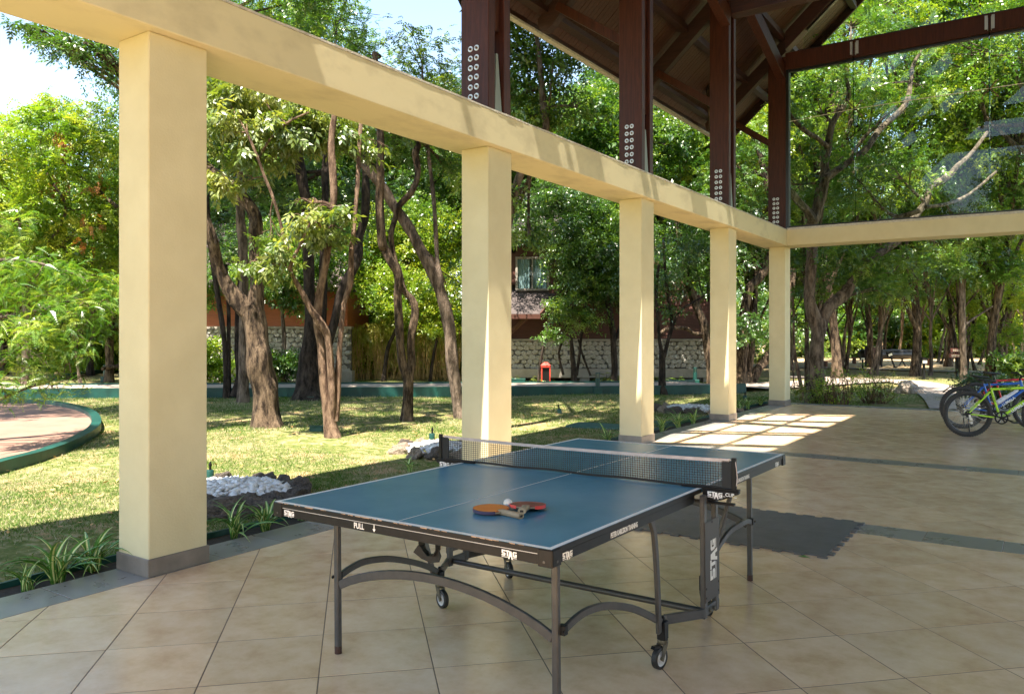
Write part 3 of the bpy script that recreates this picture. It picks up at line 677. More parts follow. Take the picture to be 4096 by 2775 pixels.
# ---------------------------------------------------------------- table tennis table (local x = length away from camera, y = to the left)
TH = -.009
tab = empty('table_tennis_table', (-2.1739, 3.8089, 0), label='blue folding table tennis table with black rails standing on the beige tiles', cat='table')
tab.rotation_mode = 'XYZ'; tab.rotation_euler = (TH, 0, 1.5469)
tab.matrix_world = Matrix.Translation((-2.1739, 3.8089, 0)) @ Matrix.Rotation(1.5469, 4, 'Z') @ Matrix.Rotation(TH, 4, 'X')
HL, HW, ZTB = 1.384, .7625, .760
CPOS = {(-1, -1): (-.375, .720), (1, -1): (.40, .61), (-1, 1): (-.345, .650), (1, 1): (.32, .660)}   # castors: along, out
def fz(y): return -y * TH                        # local height of the floor under the slight roll
for s in (-1, 1):
    a, b = sorted((s * .004, s * HL))
    top = MB().box(a, b, -HW, HW, ZTB - .022, ZTB).build('table_top', 'blue', tab, bevel=.0015, label='near half of the blue table top' if s < 0 else 'far half of the blue table top')
    ln = MB(); z0, z1 = ZTB + .0002, ZTB + .0009
    e = s * HL; ei = e - s * .020
    ln.box(min(e, ei), max(e, ei), -HW, HW, z0, z1)
    for t in (-1, 1): ln.box(min(s * .006, ei), max(s * .006, ei), *sorted((t * HW, t * (HW - .020))), z0, z1)
    ln.box(min(s * .006, ei), max(s * .006, ei), -.0015, .0015, z0, z1)
    ln.build('white_line', 'white', top)
    # painted board edge with chips, then the steel rail under it
    ed = MB(); ed.box(*sorted((e, e + s * .003)), -HW - .003, HW + .003, ZTB - .021, ZTB - .0015)
    for t in (-1, 1): ed.box(min(s * .006, e), max(s * .006, e), *sorted((t * HW, t * (HW + .003))), ZTB - .021, ZTB - .0015)
    ed.build('black_board_edge', 'black', top)
    rl = MB(); rl.box(*sorted((e + s * .001, e - s * .028)), -HW + .002, HW - .002, ZTB - .061, ZTB - .0225)
    rl.build('end_rail', 'black', tab, bevel=.002)
    for t in (-1, 1):
        MB().box(*sorted((s * .085, e - s * .03)), *sorted((t * (HW - .001), t * (HW - .03))), ZTB - .061, ZTB - .0225).build('side_rail', 'black', tab, bevel=.002)
        cc = MB(); x0, y0 = e + s * .006, t * (HW + .006)
        pr = [(0, 0), (0, -.034), (-.012, -.052), (-.05, -.052), (-.058, -.04), (-.058, 0)]
        cc.poly([(-.062 * s + x0, y0), (x0 - .006 * s, y0), (x0, y0 - .006 * t), (x0, y0 - .062 * t), (x0 - .012 * s, y0 - .062 * t), (x0 - .012 * s, y0 - .012 * t), (x0 - .062 * s, y0 - .012 * t)], ZTB - .066, ZTB - .004)
        cap_ = cc.build('corner_cap', 'black', tab, bevel=.002)
        cs = MB(); cs.lathe([(0, 0), (.005, 0), (.005, .0015), (0, .0015)], (x0, y0 - t * .035, ZTB - .048), (s, 0, 0), 8); cs.lathe([(0, 0), (.005, 0), (.005, .0015), (0, .0015)], (x0 - s * .035, y0, ZTB - .048), (0, t, 0), 8)
        cs.build('screw', 'grey', cap_)
    # legs and arched stretchers
    for t in (-1, 1):
        lx, ly = s * 1.13, t * .618
        lg = MB().sweep([(lx, ly, ZTB - .06), (lx, ly, .02 + fz(ly))], .028, .028, up=(1, 0, 0)).build('leg', 'grey', tab, bevel=.004)
        MB().tube([(lx, ly, fz(ly)), (lx, ly, .036 + fz(ly))], .0175, 12).build('foot_cap', 'rust', lg)
        cw_ = CPOS[(s, t)][1]; cl_ = abs(CPOS[(s, t)][0])
        arc = [tuple(q) for q in spline([(s * 1.114, t * .636, .362), (s * 1.02, t * .64, .386), (s * .92, t * .645, .393), (s * .78, t * (.63 + (cw_ - .63) * .3), .375), (s * .62, t * (.63 + (cw_ - .63) * .6), .325), (s * (cl_ + .12), t * (.63 + (cw_ - .63) * .85), .262), (s * (cl_ + .02), t * cw_, .205)], 3)]
        MB().sweep(arc, .018, .032, up=(0, 0, 1)).build('side_arch', 'grey', tab, bevel=.003)
        kb = MB().box(*sorted((lx - s * .008, lx - s * .036)), *sorted((ly + t * .002, ly + t * .034)), .348, .388)
        kb.lathe([(0, 0), (.009, 0), (.009, .008), (0, .008)], (lx, ly + t * .03, .365), (0, t, 0), 8); kb.build('hinge_block', 'black', tab, bevel=.003)
    ar = [(s * 1.13, .604 - 1.208 * u, .335 + .128 * (1 - (2 * u - 1) ** 2) ** .9) for u in [i / 18 for i in range(19)]]
    MB().sweep(ar, .018, .040, up=(0, 0, 1)).build('end_arch', 'grey', tab, bevel=.003)
    for t in (-1, 1):                            # curved support from the board down to the castor frame
        cu = [(s * (.54 - (.50 - abs(CPOS[(s, t)][0]) + .0) * (u ** .55)), t * (.742 + (CPOS[(s, t)][1] - .742) * u), .705 - .545 * u) for u in [i / 10 for i in range(11)]]
        MB().sweep(cu, .018, .032, up=(1, 0, 0)).build('curved_support', 'grey', tab, bevel=.003)
# board edge chips
ch = MB()
for i in range(58):
    y = random.uniform(-HW, HW) if i % 3 else random.gauss(-.1, .3)
    if abs(y) > HW - .03: continue
    w = random.uniform(.003, .016); hh = random.uniform(.001, .0035); x = -HL - .0032
    ch.hexa([(x - .0004, y - w, ZTB - .0006 - hh), (x + .003, y - w, ZTB - .0006 - hh), (x + .003, y + w * .7, ZTB - .0006 - hh * .8), (x - .0004, y + w * .7, ZTB - .0006 - hh * .8), (x - .0004, y - w * .8, ZTB - .0004), (x + .003, y - w * .8, ZTB - .0004), (x + .003, y + w, ZTB - .0004), (x - .0004, y + w, ZTB - .0004)])
ch.build('edge_chips', 'chip', tab, kind='stuff')
MB().box(-HL - .0016, -HL - .0011, -HW + .06, HW - .06, ZTB - .0245, ZTB - .0222).build('rail_highlight_strip', 'wheelw', tab)  # thin pale strip built in as the rail's highlight
# centre castor frames on both sides with upright pairs
for t in (-1, 1):
    yo = t * .800
    for s in (-1, 1): MB().box(s * .075 - .018, s * .075 + .018, *sorted((yo - t * .012, yo + t * .012)), .145, .742).build('upright', 'grey', tab, bevel=.003)
    bf = MB(); bf.sweep([(CPOS[(-1, t)][0] + .02, t * CPOS[(-1, t)][1], .205), (-.10, yo, .175), (.10, yo, .175), (CPOS[(1, t)][0] - .02, t * CPOS[(1, t)][1], .205)], .020, .045)
    bf.build('castor_frame', 'grey', tab, bevel=.003)
    pn = MB().box(-.093, .093, *sorted((yo + t * .0125, yo + t * .0155)), .222, .610).build('side_panel', 'panel', tab, bevel=.001)
    bo = MB()
    for px_, pz in ((-.08, .29), (.08, .29), (-.08, .245), (.08, .245), (0, .60)): bo.lathe([(0, 0), (.006, 0), (.006, .002), (0, .002)], (px_, yo + t * .0155, pz), (0, t, 0), 10)
    bo.build('screw', 'black', pn)
    b2 = MB()
    for px_ in (-.022, .022): b2.lathe([(0, 0), (.011, 0), (.009, .01), (0, .01)], (px_, yo + t * .0105, .172), (0, t, 0), 6)
    b2.build('bolt', 'brake', tab)
    for s in (-1, 1):
        cx, cyy = CPOS[(s, t)][0], t * CPOS[(s, t)][1]; zf = fz(cyy)
        cs = empty('castor'); cs.parent = tab; cs.location = (cx, cyy, zf)
        ang = {(-1, -1): -.15, (-1, 1): 1.25, (1, -1): .9, (1, 1): 1.0}[(s, t)]
        cs.rotation_euler = (0, 0, ang)
        fk = MB(); fk.lathe([(0, .128), (.024, .128), (.026, .118), (.022, .108), (0, .108)], (0, 0, 0), (0, 0, 1), 18)
        for q in (-1, 1):
            v = [(.018, q * .017, .112), (-.022, q * .017, .112), (-.040, q * .017, .045), (-.022, q * .017, .034), (.0, q * .017, .075)]
            fk.add([(a, b - .0015, c) for a, b, c in v] + [(a, b + .0015, c) for a, b, c in v], [tuple(range(5)), tuple(range(5, 10))[::-1]] + [(i, (i + 1) % 5, 5 + (i + 1) % 5, 5 + i) for i in range(5)])
        fk.lathe([(0, -.022), (.008, -.022), (.008, .022), (0, .022)], (-.030, 0, .050), (0, 1, 0), 8)
        fk.build('fork', 'brake', cs, smooth=True)
        MB().lathe([(.050, -.011), (.050, .011), (.046, .014), (.036, .014), (.036, -.014), (.046, -.014), (.050, -.011)], (-.028, 0, .050), (0, 1, 0), 32).build('tyre', 'rubber', cs, smooth=True)
        MB().lathe([(0, -.010), (.018, -.011), (.020, -.007), (.030, -.007), (.0358, -.012), (.0358, .012), (.030, .007), (.020, .007), (.018, .011), (0, .010)], (-.028, 0, .050), (0, 1, 0), 32).build('wheel_centre', 'wheelw', cs, smooth=True)
        if t < 0 and s < 0: MB().hexa([(-.02, -.012, .098), (-.085, -.010, .104), (-.085, .010, .104), (-.02, .012, .098), (-.02, -.012, .106), (-.075, -.010, .116), (-.075, .010, .116), (-.02, .012, .106)]).build('brake_lever', 'black', cs)
        jb = MB().box(cx - .022, cx + .022, cyy - .020, cyy + .020, .128 + zf, .205); jb.lathe([(0, 0), (.010, 0), (.010, .022), (.004, .026), (0, .026)], (cx, cyy, .205), (0, 0, 1), 10)
        jb.build('castor_block', 'black', tab, bevel=.003)
MB().tube([(-.055, .785, .172), (-.055, -.785, .172)], .016, 14).build('cross_rod', 'grey', tab, smooth=True)
st = MB()                                        # black pull strap under the near rail
st.sweep([(-1.155, .062, .700), (-1.152, .060, .615), (-1.150, .045, .588), (-1.150, .018, .567), (-1.150, -.012, .572), (-1.152, -.034, .600), (-1.155, -.036, .700)], .030, .004, up=(0, .3, 1))
st.sweep([(-1.162, .085, .592), (-1.150, .050, .566), (-1.145, .010, .556), (-1.150, -.030, .566), (-1.162, -.052, .596)], .004, .040, up=(0, 0, 1))
st.build('pull_strap', 'netm', tab)
# printed lettering
zb = ZTB - .058
def txt(me, o, u, v, par=tab, nm='lettering'):
    ob = put(nm, me, par); place(ob, o, u, v); return ob
lg_s = logo_mesh(.027); lg_b = logo_mesh(.078)
txt(lg_s, (-HL - .0017, .690, zb + .001), (0, -1, 0), (0, 0, 1), nm='logo')
txt(lg_s, (-HL - .0017, -.545, zb + .001), (0, -1, 0), (0, 0, 1), nm='logo')
pull = text_mesh('PULL', .034, .0006, .82); txt(pull, (-HL - .0017, .235, zb + .005), (0, -1, 0), (0, 0, 1))
arw = MB(); arw.poly([(.004, 0), (.013, .012), (.0062, .012), (.0062, .030), (.0018, .030), (.0018, .012), (-.005, .012)], 0, .0006); txt(arw.mesh('arrow', 'logo'), (-HL - .0017, .118, zb + .003), (0, -1, 0), (0, 0, 1), nm='arrow')
pk = text_mesh('PETER KARLSSON TRAINING', .030, .0006, .62)
for xx in (-.945, .47): txt(pk, (xx, -HW + .0005, zb + .006), (1, 0, 0), (0, 0, 1))
for xx in (-1.31, 1.19): txt(lg_s, (xx, -HW + .0005, zb + .001), (1, 0, 0), (0, 0, 1), nm='logo')
lb = put('logo', lg_b, tab); place(lb, (.048, -.8162, .318), (0, 0, 1), (-1, 0, 0))

# ---------------------------------------------------------------- net with its clamps
net = empty('table_net', (0, 0, 0), label='black mesh net with pinkish tape clamped across the middle of the blue table', cat='net')
net.matrix_world = tab.matrix_world.copy()
NW, NZ0, NZ1 = .905, .764, .9125
def sag(y): return -.010 * (1 - (y / NW) ** 2)
nm_ = MB(); ncol = 132; nrow = 11
for i in range(ncol + 1):
    y = -NW + 2 * NW * i / ncol; z1 = NZ1 - .012 + sag(y); z0 = NZ0 + .012 + .006 * noise.noise(Vector((y * 4, 0, 0)))
    y0 = y + .004 * noise.noise(Vector((y * 6, 3, 0)))
    nm_.add([(-.0010, y - .0010, z1), (.0010, y - .0010, z1), (.0010, y + .0010, z1), (-.0010, y + .0010, z1), (-.0010, y0 - .0010, z0), (.0010, y0 - .0010, z0), (.0010, y0 + .0010, z0), (-.0010, y0 + .0010, z0)], [(0, 1, 5, 4), (1, 2, 6, 5), (2, 3, 7, 6), (3, 0, 4, 7)])
for j in range(nrow):
    t = j / (nrow - 1); pts = []
    for i in range(25):
        y = -NW + 2 * NW * i / 24; z1 = NZ1 - .012 + sag(y); z0 = NZ0 + .012 + .006 * noise.noise(Vector((y * 4, 0, 0))); pts.append((0, y, z0 + (z1 - z0) * t))
    nm_.sweep(pts, .002, .002)
nm_.build('net_mesh', 'netm', net)
tp = MB().sweep([(0, -NW + 2 * NW * i / 24, NZ1 - .005 + sag(-NW + 2 * NW * i / 24)) for i in range(25)], .006, .016); tp.build('top_tape', 'tape', net)
MB().sweep([(0, -NW + 2 * NW * i / 40, NZ0 + .007 + .006 * noise.noise(Vector(((-NW + 2 * NW * i / 40) * 4, 0, 0)))) for i in range(41)], .004, .012).build('bottom_tape', 'netm', net)
for t in (-1, 1):
    MB().box(-.010, .010, *sorted((t * .917, t * .940)), .762, .922).build('net_post', 'black', net, bevel=.003)
    MB().box(-.003, .003, *sorted((t * .868, t * .918)), .768, .905).build('net_end_sleeve', 'netm', net)
    cl = MB(); cl.box(-.014, .014, *sorted((t * .66, t * .955)), .7615, .7715)
    v = [(t * .775, .7610), (t * .955, .7610), (t * .955, .750), (t * .865, .712), (t * .775, .704)]
    cl.add([(-.016, a, b) for a, b in v] + [(.012, a, b) for a, b in v], [tuple(range(5)), tuple(range(5, 10))[::-1]] + [(i, (i + 1) % 5, 5 + (i + 1) % 5, 5 + i) for i in range(5)])
    cl.box(-.012, .012, *sorted((t * .70, t * .93)), .690, .702); cl.box(-.012, .012, *sorted((t * .775, t * .80)), .690, .75)
    clo = cl.build('clamp', 'black', net, bevel=.002)
    lo = put('logo', logo_mesh(.030), clo); place(lo, ((-.0168), t * .80 if t < 0 else .925, .722 if t < 0 else .724), (0, -1, 0), (0, 0, 1))
    lc = put('lettering', text_mesh('_CLIP_', .024, .0003, .95), clo); place(lc, ((-.0168), -.878 if t < 0 else .848, .736), (0, -1, 0), (0, 0, 1))
stg = MB(); stg.tube([(-.004, -.935, .915), (-.014, -.944, .88), (-.010, -.948, .83), (-.013, -.944, .79)], .0022, 5); stg.tube([(-.006, -.93, .912), (.0, -.90, .912), (0, -.86, .915)], .0016, 5)
stg.build('tension_cord', 'tape', net)

# ---------------------------------------------------------------- bats and ball
def bat(loc, dirn, face, edge, tilt, label):
    r = empty('table_tennis_bat', loc, label=label, cat='bat'); a = math.atan2(dirn[1], dirn[0]); r.rotation_euler = (0, tilt, a)
    def disc(R, z0, z1, nm, mt, cutx=None):
        pts = []
        for i in range(40):
            t = 2 * pi * i / 40; x = R * 1.02 * cos(t); y = R * sin(t)
            if cutx and x > cutx: x = cutx
            pts.append((x, y))
        MB().poly(pts, z0, z1).build(nm, mt, r, bevel=.0006)
    disc(.078, .0055, .0115, 'blade', 'batwood'); disc(.0775, .0116, .0150, 'rubber_face', face, .066); disc(.0775, .0020, .0054, 'rubber_face', 'red' if face == 'orange' else 'black', .066)
    ep = [(cos(t) * .0798, sin(t) * .0785, 0) for t in np.linspace(.55, 2 * pi - .55, 30)]
    MB().sweep([(x, y, .0085) for x, y, _ in ep], .0016, .0135).build('edge_tape', edge, r)
    hd = MB(); sec = [(.055, .022, .010), (.072, .017, .012), (.088, .0145, .0125), (.125, .0150, .0125), (.165, .0165, .0125), (.180, .0172, .0125), (.182, .0160, .0115)]
    pts = []; n = 20; v = []; f = []
    for x, hw, hh in sec:
        for k in range(n):
            t = 2 * pi * k / n; c, s_ = cos(t), sin(t); v.append((x, hw * math.copysign(abs(c) ** .75, c), .0085 + hh * math.copysign(abs(s_) ** .75, s_)))
    for i in range(len(sec) - 1):
        for k in range(n): f.append((i * n + k, i * n + (k + 1) % n, (i + 1) * n + (k + 1) % n, (i + 1) * n + k))
    f += [tuple(range(n))[::-1], tuple(range(len(v) - n, len(v)))]; hd.add(v, f); h_ = hd.build('handle', 'batwood', r, smooth=True)
    MB().poly([(-.007, -.0045), (.007, -.0045), (.007, .0045), (-.007, .0045)], 0, .0008).build('end_badge', 'black', h_, loc=(.1822, 0, .0085), rot=(pi / 2, 0, pi / 2))
    return r
tz = lambda x, y: ZTB + .0012 + (-(x + 2.1739)) * sin(TH)
bat((-1.983, 2.785, tz(-1.983, 2.785) + .004), (.161, -.032), 'orange', 'purple', .0, 'orange faced table tennis bat lying left of the ball')
bat((-1.879, 2.914, tz(-1.879, 2.914) + .009), (.073, -.158), 'red', 'redtape', -.08, 'red faced table tennis bat lying right of the ball')
ball = MB(); 
bpr = [(max(0, .02 * sin(pi * i / 20)), -.02 * cos(pi * i / 20)) for i in range(21)]; bpr[0] = (0, -.02); bpr[-1] = (0, .02)
ball.lathe(bpr, (0, 0, 0), (0, 0, 1), 32).build('table_tennis_ball', 'ball', smooth=True, loc=(-1.972, 2.897, tz(-1.972, 2.897) + .0202), label='small cream table tennis ball beside the two bats', cat='ball')

# ---------------------------------------------------------------- interlocking rubber mats
ml = empty('rubber_floor_mat', (-2.12, 6.31, 0), label='dark grey rubber mat of interlocking tiles with toothed edge beyond the table', cat='mat')
TS = .612; N_ = 4
def sq(t): return 1 if (t * N_) % 1 < .5 else -1
def edge_pts(a, b, off, amp=.021):               # a toothed line from a to b (world xy), teeth along its normal
    a = Vector(a); b = Vector(b); d = b - a; nrm = Vector((-d.y, d.x)).normalized(); out = []; n = N_ * 2
    for i in range(n):
        s = 1 if i % 2 == 0 else -1; t0 = i / n; t1 = (i + 1) / n; fl = .008 * s
        p0 = a + d * t0; p1 = a + d * t1; ud = d.normalized()
        if i == 0: out += [a + nrm * 0]
        out += [p0 + nrm * amp * s * .9 - ud * fl * (0 if i == 0 else 1), p1 + nrm * amp * s * .9 + ud * fl * (0 if i == n - 1 else 1)]
    out += [b]; return out
for i in range(3):
    for j in range(2):
        x1 = -1.235 - i * TS; x0 = x1 - TS; y0 = 5.70 + j * TS; y1 = y0 + TS
        A = edge_pts((x0, y0), (x1, y0), 0)[:-1]; B_ = edge_pts((x1, y0), (x1, y1), 0)[:-1]
        Cc = edge_pts((x0, y1), (x1, y1), 0)[::-1][:-1]; D_ = edge_pts((x0, y0), (x0, y1), 0)[::-1][:-1]
        c = Vector(((x0 + x1) / 2, (y0 + y1) / 2)); pts = [c + (p - c) * .9975 for p in A + B_ + Cc + D_]
        MB().poly([(p.x, p.y) for p in pts], .001, .0115 + random.uniform(0, .001)).build('mat_tile', 'mat', ml, world=True)
dl = MB(); dl.add([(0, 0, .002), (.035, -.012, .006), (.085, 0, .003), (.035, .014, .010)], [(0, 1, 2, 3)]); dl.add([(0, 0, .0015), (.035, -.012, .0055), (.085, 0, .0025), (.035, .014, .0095)], [(3, 2, 1, 0)])
dl.build('fallen_leaf', 'stripe', loc=(-1.42, 5.645, 0), label='single green leaf lying against the front edge of the rubber mat', cat='leaf')

# ---------------------------------------------------------------- bicycles
def bicycle(loc, rz, paint, label, extra=None, text='LUMALA', ext2='ACTIVE', lean=.0):
    r = empty('bicycle', loc, label=label, cat='bicycle', group='bicycles parked on the terrace'); r.rotation_euler = (lean, 0, rz)
    R = .345; RH = Vector((0, 0, R)); FH = Vector((1.08, 0, R)); BB = Vector((.445, 0, .295)); ST = Vector((.315, 0, .735)); HT = Vector((.86, 0, .775)); HB = Vector((.905, 0, .62))
    for nm, c in (('rear_wheel', RH), ('front_wheel', FH)):
        w = empty(nm); w.parent = r; w.location = c
        ty = MB(); n = 64; prof = [(R - .048, -.012), (R - .042, -.024), (R - .022, -.027), (R - .004, -.017), (R, 0), (R - .004, .017), (R - .022, .027), (R - .042, .024), (R - .048, .012)]
        ty.lathe([(a, b) for a, b in prof], (0, 0, 0), (0, 1, 0), n)
        if paint != 'redf':
            for i in range(60):
                a = 2 * pi * i / 60 + .02; q = Matrix.Rotation(a, 4, 'Y')
                for yy in (-.011, .011):
                    off = .05 if yy > 0 else 0; q = Matrix.Rotation(a + off, 4, 'Y')
                    ty.add([q @ Vector(p) for p in [(R - .006, yy - .007, -.007), (R + .004, yy - .005, -.006), (R + .004, yy + .005, -.006), (R - .006, yy + .007, -.007), (R - .006, yy - .007, .007), (R + .004, yy - .005, .006), (R + .004, yy + .005, .006), (R - .006, yy + .007, .007)]], [(0, 1, 2, 3), (7, 6, 5, 4), (0, 4, 5, 1), (1, 5, 6, 2), (2, 6, 7, 3)])
        ty.build('tyre', 'tyre', w, smooth=True)
        MB().lathe([(R - .066, -.011), (R - .046, -.013), (R - .043, -.010), (R - .043, .010), (R - .046, .013), (R - .066, .011), (R - .072, 0), (R - .066, -.011)], (0, 0, 0), (0, 1, 0), 56).build('rim', 'rim', w, smooth=True)
        sp = MB()
        for i in range(32):
            a = 2 * pi * i / 32; s = 1 if i % 2 else -1; b = a + (.7 if (i // 2) % 2 else -.7)
            sp.bar((.022 * cos(b), s * .03, .022 * sin(b)), ((R - .068) * cos(a), 0, (R - .068) * sin(a)), .0022, .0022)
        sp.build('spokes', 'chrome', w)
        hb = MB().lathe([(0, -.055), (.007, -.055), (.007, -.034), (.026, -.032), (.026, -.028), (.014, -.02), (.014, .02), (.026, .028), (.026, .032), (.007, .034), (.007, .055), (0, .055)], (0, 0, 0), (0, 1, 0), 16)
        hb.build('hub', 'rim', w, smooth=True)
        dk = MB(); m = 24
        for i in range(m):
            a, b = 2 * pi * i / m, 2 * pi * (i + .7) / m
            dk.hexa([(x * cos(t), yy, x * sin(t)) for yy in (.036, .039) for t, x in ((a, .055), (b, .055), (b, .08), (a, .08))])
        dk.build('brake_disc', 'chrome', w)
        if c is RH:
            cs = MB()
            for k, rr in enumerate((.052, .046, .040, .034, .028, .022)):
                y = -.036 - k * .0042; pr = []
                for i in range(36): q = rr + (.004 if i % 2 else 0); pr.append((q * cos(2 * pi * i / 36), q * sin(2 * pi * i / 36)))
                cs.poly(pr, 0, .002, T=Matrix.Translation((0, y, 0)) @ Matrix.Rotation(pi / 2, 4, 'X'))
            cs.build('cassette', 'rim', w)
    fr = MB(); tb = lambda a, b, ra, rb=None, n=12: fr.tube([a, a.lerp(b, .33), a.lerp(b, .66), b], [ra, ra, rb or ra, rb or ra], n)
    tb(BB, ST, .0165); tb(ST - Vector((0, 0, .02)), HT - Vector((.005, 0, .025)), .018, .021); tb(BB, HB + Vector((-.005, 0, .015)), .021, .026); tb(HB - Vector((-.006, 0, .02)), HT + Vector((-.006, 0, .02)), .022)
    for s in (-1, 1):
        sy = Vector((0, s * .05, 0)); tb(RH + sy, BB + Vector((-.05, s * .02, 0)), .0085, .011); tb(RH + sy + Vector((0, 0, .012)), ST + Vector((-.01, s * .018, -.055)), .0085, .011)
        fr.box(-.022, .018, *sorted((s * .046, s * .054)), R - .022, R + .03)
    fr.lathe([(.021, -.036), (.021, .036)], BB, (0, 1, 0), 14)
    frame = fr.build('frame', paint, r, smooth=True)
    dn = (HB - BB).normalized(); up = Vector((-dn.z, 0, dn.x))
    for s_ in (-1,):
        t1 = put('lettering', text_mesh(text, .062, .002, .95), frame); place(t1, BB + dn * .17 + Vector((0, -.0275, 0)) - up * .022, dn, up)
        td = (HT - ST).normalized(); t2 = put('lettering', text_mesh(ext2, .022, .0006, 1, mat='black'), frame); place(t2, ST + td * .20 + Vector((0, -.0205, -.028)), td, Vector((-td.z, 0, td.x)))
        sd = (ST - BB).normalized(); t3 = put('lettering', text_mesh(ext2, .024, .0006, 1, mat='black'), frame); place(t3, ST - sd * .14 + Vector((-.01, -.0172, 0)), -sd, Vector((-(-sd).z, 0, (-sd).x)))
    fk = MB(); CR = HB + Vector((.01, 0, -.05))
    for s in (-1, 1):
        fk.tube([CR + Vector((0, s * .06, -.01)), CR + Vector((.045, s * .062, -.16)), Vector((1.055, s * .06, .42)), FH + Vector((0, s * .055, 0))], [.019, .020, .017, .012], 10)
    fk.tube([CR + Vector((0, -.065, 0)), CR + Vector((0, .065, 0))], .018, 8); fk.tube([CR, HB], .015, 8); fk.build('fork', 'black', r, smooth=True)
    hbm = MB(); s0 = HT + Vector((-.01, 0, .06)); s1 = s0 + Vector((.06, 0, .03)); hbm.tube([HT, s0], .015, 8); hbm.tube([s0, s1], .014, 8)
    hbm.tube([s1 + Vector((-.05, -.32, .04)), s1 + Vector((-.02, -.16, .035)), s1 + Vector((0, -.06, 0)), s1 + Vector((0, .06, 0)), s1 + Vector((-.02, .16, .035)), s1 + Vector((-.05, .32, .04))], .0125, 8)
    hbo = hbm.build('handlebar', 'black', r, smooth=True)
    for s in (-1, 1): MB().tube([s1 + Vector((-.05, s * .33, .04)), s1 + Vector((-.03, s * .21, .038))], .017, 10).build('grip', 'rubber', hbo, smooth=True)
    top = ST + (ST - BB).normalized() * .085
    MB().tube([ST - Vector((0, 0, .05)), top + Vector((0, 0, .005))], .0135, 10).build('seat_post', 'rim', r, smooth=True)
    sa = MB(); secs = [(-.15, .062, .030, .02), (-.12, .078, .036, .012), (-.06, .066, .036, .004), (.0, .034, .034, .0), (.06, .021, .030, -.002), (.11, .016, .024, -.008), (.125, .008, .012, -.016)]; n = 14; v = []; f = []
    for x, hw, hh, z in secs:
        for k in range(n):
            t = 2 * pi * k / n; v.append((top.x - .01 + x, hw * cos(t), top.z + .03 + z + hh * .6 * sin(t) * (1 if sin(t) > 0 else .7)))
    for i in range(len(secs) - 1):
        for k in range(n): f.append((i * n + k, i * n + (k + 1) % n, (i + 1) * n + (k + 1) % n, (i + 1) * n + k))
    f += [tuple(range(n))[::-1], tuple(range(len(v) - n, len(v)))]; sa.add(v, f)
    for s in (-1, 1): sa.tube([top + Vector((-.13, s * .02, .02)), top + Vector((.0, s * .022, -.002)), top + Vector((.09, s * .01, .01))], .004, 6)
    sa.build('saddle', 'saddle', r, smooth=True)
    ck = MB(); m = 40                            # chain guard ring with five openings, arms and pedals (right-hand side is -y)
    for i in range(m):
        a, b = 2 * pi * i / m, 2 * pi * (i + 1) / m
        ck.hexa([BB + Vector((x * cos(t), yy, x * sin(t))) for yy in (-.052, -.046) for t, x in ((a, .074), (b, .074), (b, .094), (a, .094))])
    for i in range(5):
        a = 2 * pi * i / 5 + .3; ck.bar(BB + Vector((.02 * cos(a), -.050, .02 * sin(a))), BB + Vector((.078 * cos(a), -.050, .078 * sin(a))), .022, .005, up=(0, 1, 0))
    ck.lathe([(0, -.066), (.024, -.066), (.026, -.044), (0, -.044)], BB, (0, 1, 0), 16); cko = ck.build('crankset', 'black', r)
    rg = MB()
    for i in range(5):
        a = 2 * pi * (i + .5) / 5 + .3; q = [(.034, -.2), (.068, -.32), (.068, .32), (.034, .2)]; ps = [BB + Vector((x * cos(a + t), -.053, x * sin(a + t))) for x, t in q]
        for k in range(4): rg.bar(ps[k], ps[(k + 1) % 4], .003, .003)
    rg.build('ring_trim', 'wheelw', cko)
    for s, an in ((-1, -.35), (1, pi - .35)):
        e = BB + Vector((.17 * cos(an), s * .075, .17 * sin(an))); ca = MB().bar(BB + Vector((0, s * .064, 0)), e, .012, .022, up=(0, 0, 1)); ca.build('crank_arm', 'black', cko, bevel=.003)
        pd = MB().box(e.x - .045, e.x + .045, *sorted((e.y + s * .012, e.y + s * .10)), e.z - .010, e.z + .010); pd.build('pedal', 'rim', cko, bevel=.004)
    chn = MB(); chn.sweep([BB + Vector((-.01, -.05, .075)), RH + Vector((.0, -.045, .045))], .005, .006); chn.sweep([BB + Vector((-.01, -.05, -.075)), Vector((.02, -.045, .215))], .005, .006); chn.build('chain', 'rim', r)
    de = MB(); de.bar(RH + Vector((.005, -.055, -.01)), Vector((.025, -.058, .255)), .012, .03, up=(1, 0, 0)); de.lathe([(0, -.004), (.022, -.004), (.022, .004), (0, .004)], (.03, -.052, .265), (0, 1, 0), 12); de.lathe([(0, -.004), (.022, -.004), (.022, .004), (0, .004)], (.035, -.052, .215), (0, 1, 0), 12); de.build('derailleur', 'chrome', r)
    if extra and 'stand' in extra: MB().tube([(.03, .07, .27), (.075, .13, .01)], .008, 8).build('kickstand', 'rim', r)
    if extra and 'fender' in extra:
        pts = [((R + .035) * cos(a), 0, R + (R + .035) * sin(a)) for a in np.linspace(.30, 2.45, 18)]; MB().sweep(pts, .055, .006).build('mudguard', 'black', r)
    if extra and 'bottle' in extra:
        c = BB.lerp(HB, .45) + Vector((-.055, 0, .045)); bo = MB().lathe([(0, -.10), (.034, -.10), (.037, -.09), (.037, .02), (.030, .035), (.037, .05), (.037, .075), (.02, .09), (.014, .095), (.014, .115), (0, .115)], c, dn, 18); bo.build('water_bottle', 'bottle', r, smooth=True)
    return r
hd = YAW - radians(11)
bicycle((-.98, 13.74, 0), hd, 'lime', 'lime green bicycle nearest to the camera at the right edge', ['stand'])
b2 = cw((3850 - CX) / FPX * 13.0, 13.0, 0); bicycle(b2, hd, 'bluef', 'blue bicycle with white bottle just behind the lime green one', ['fender', 'bottle', 'stand'])
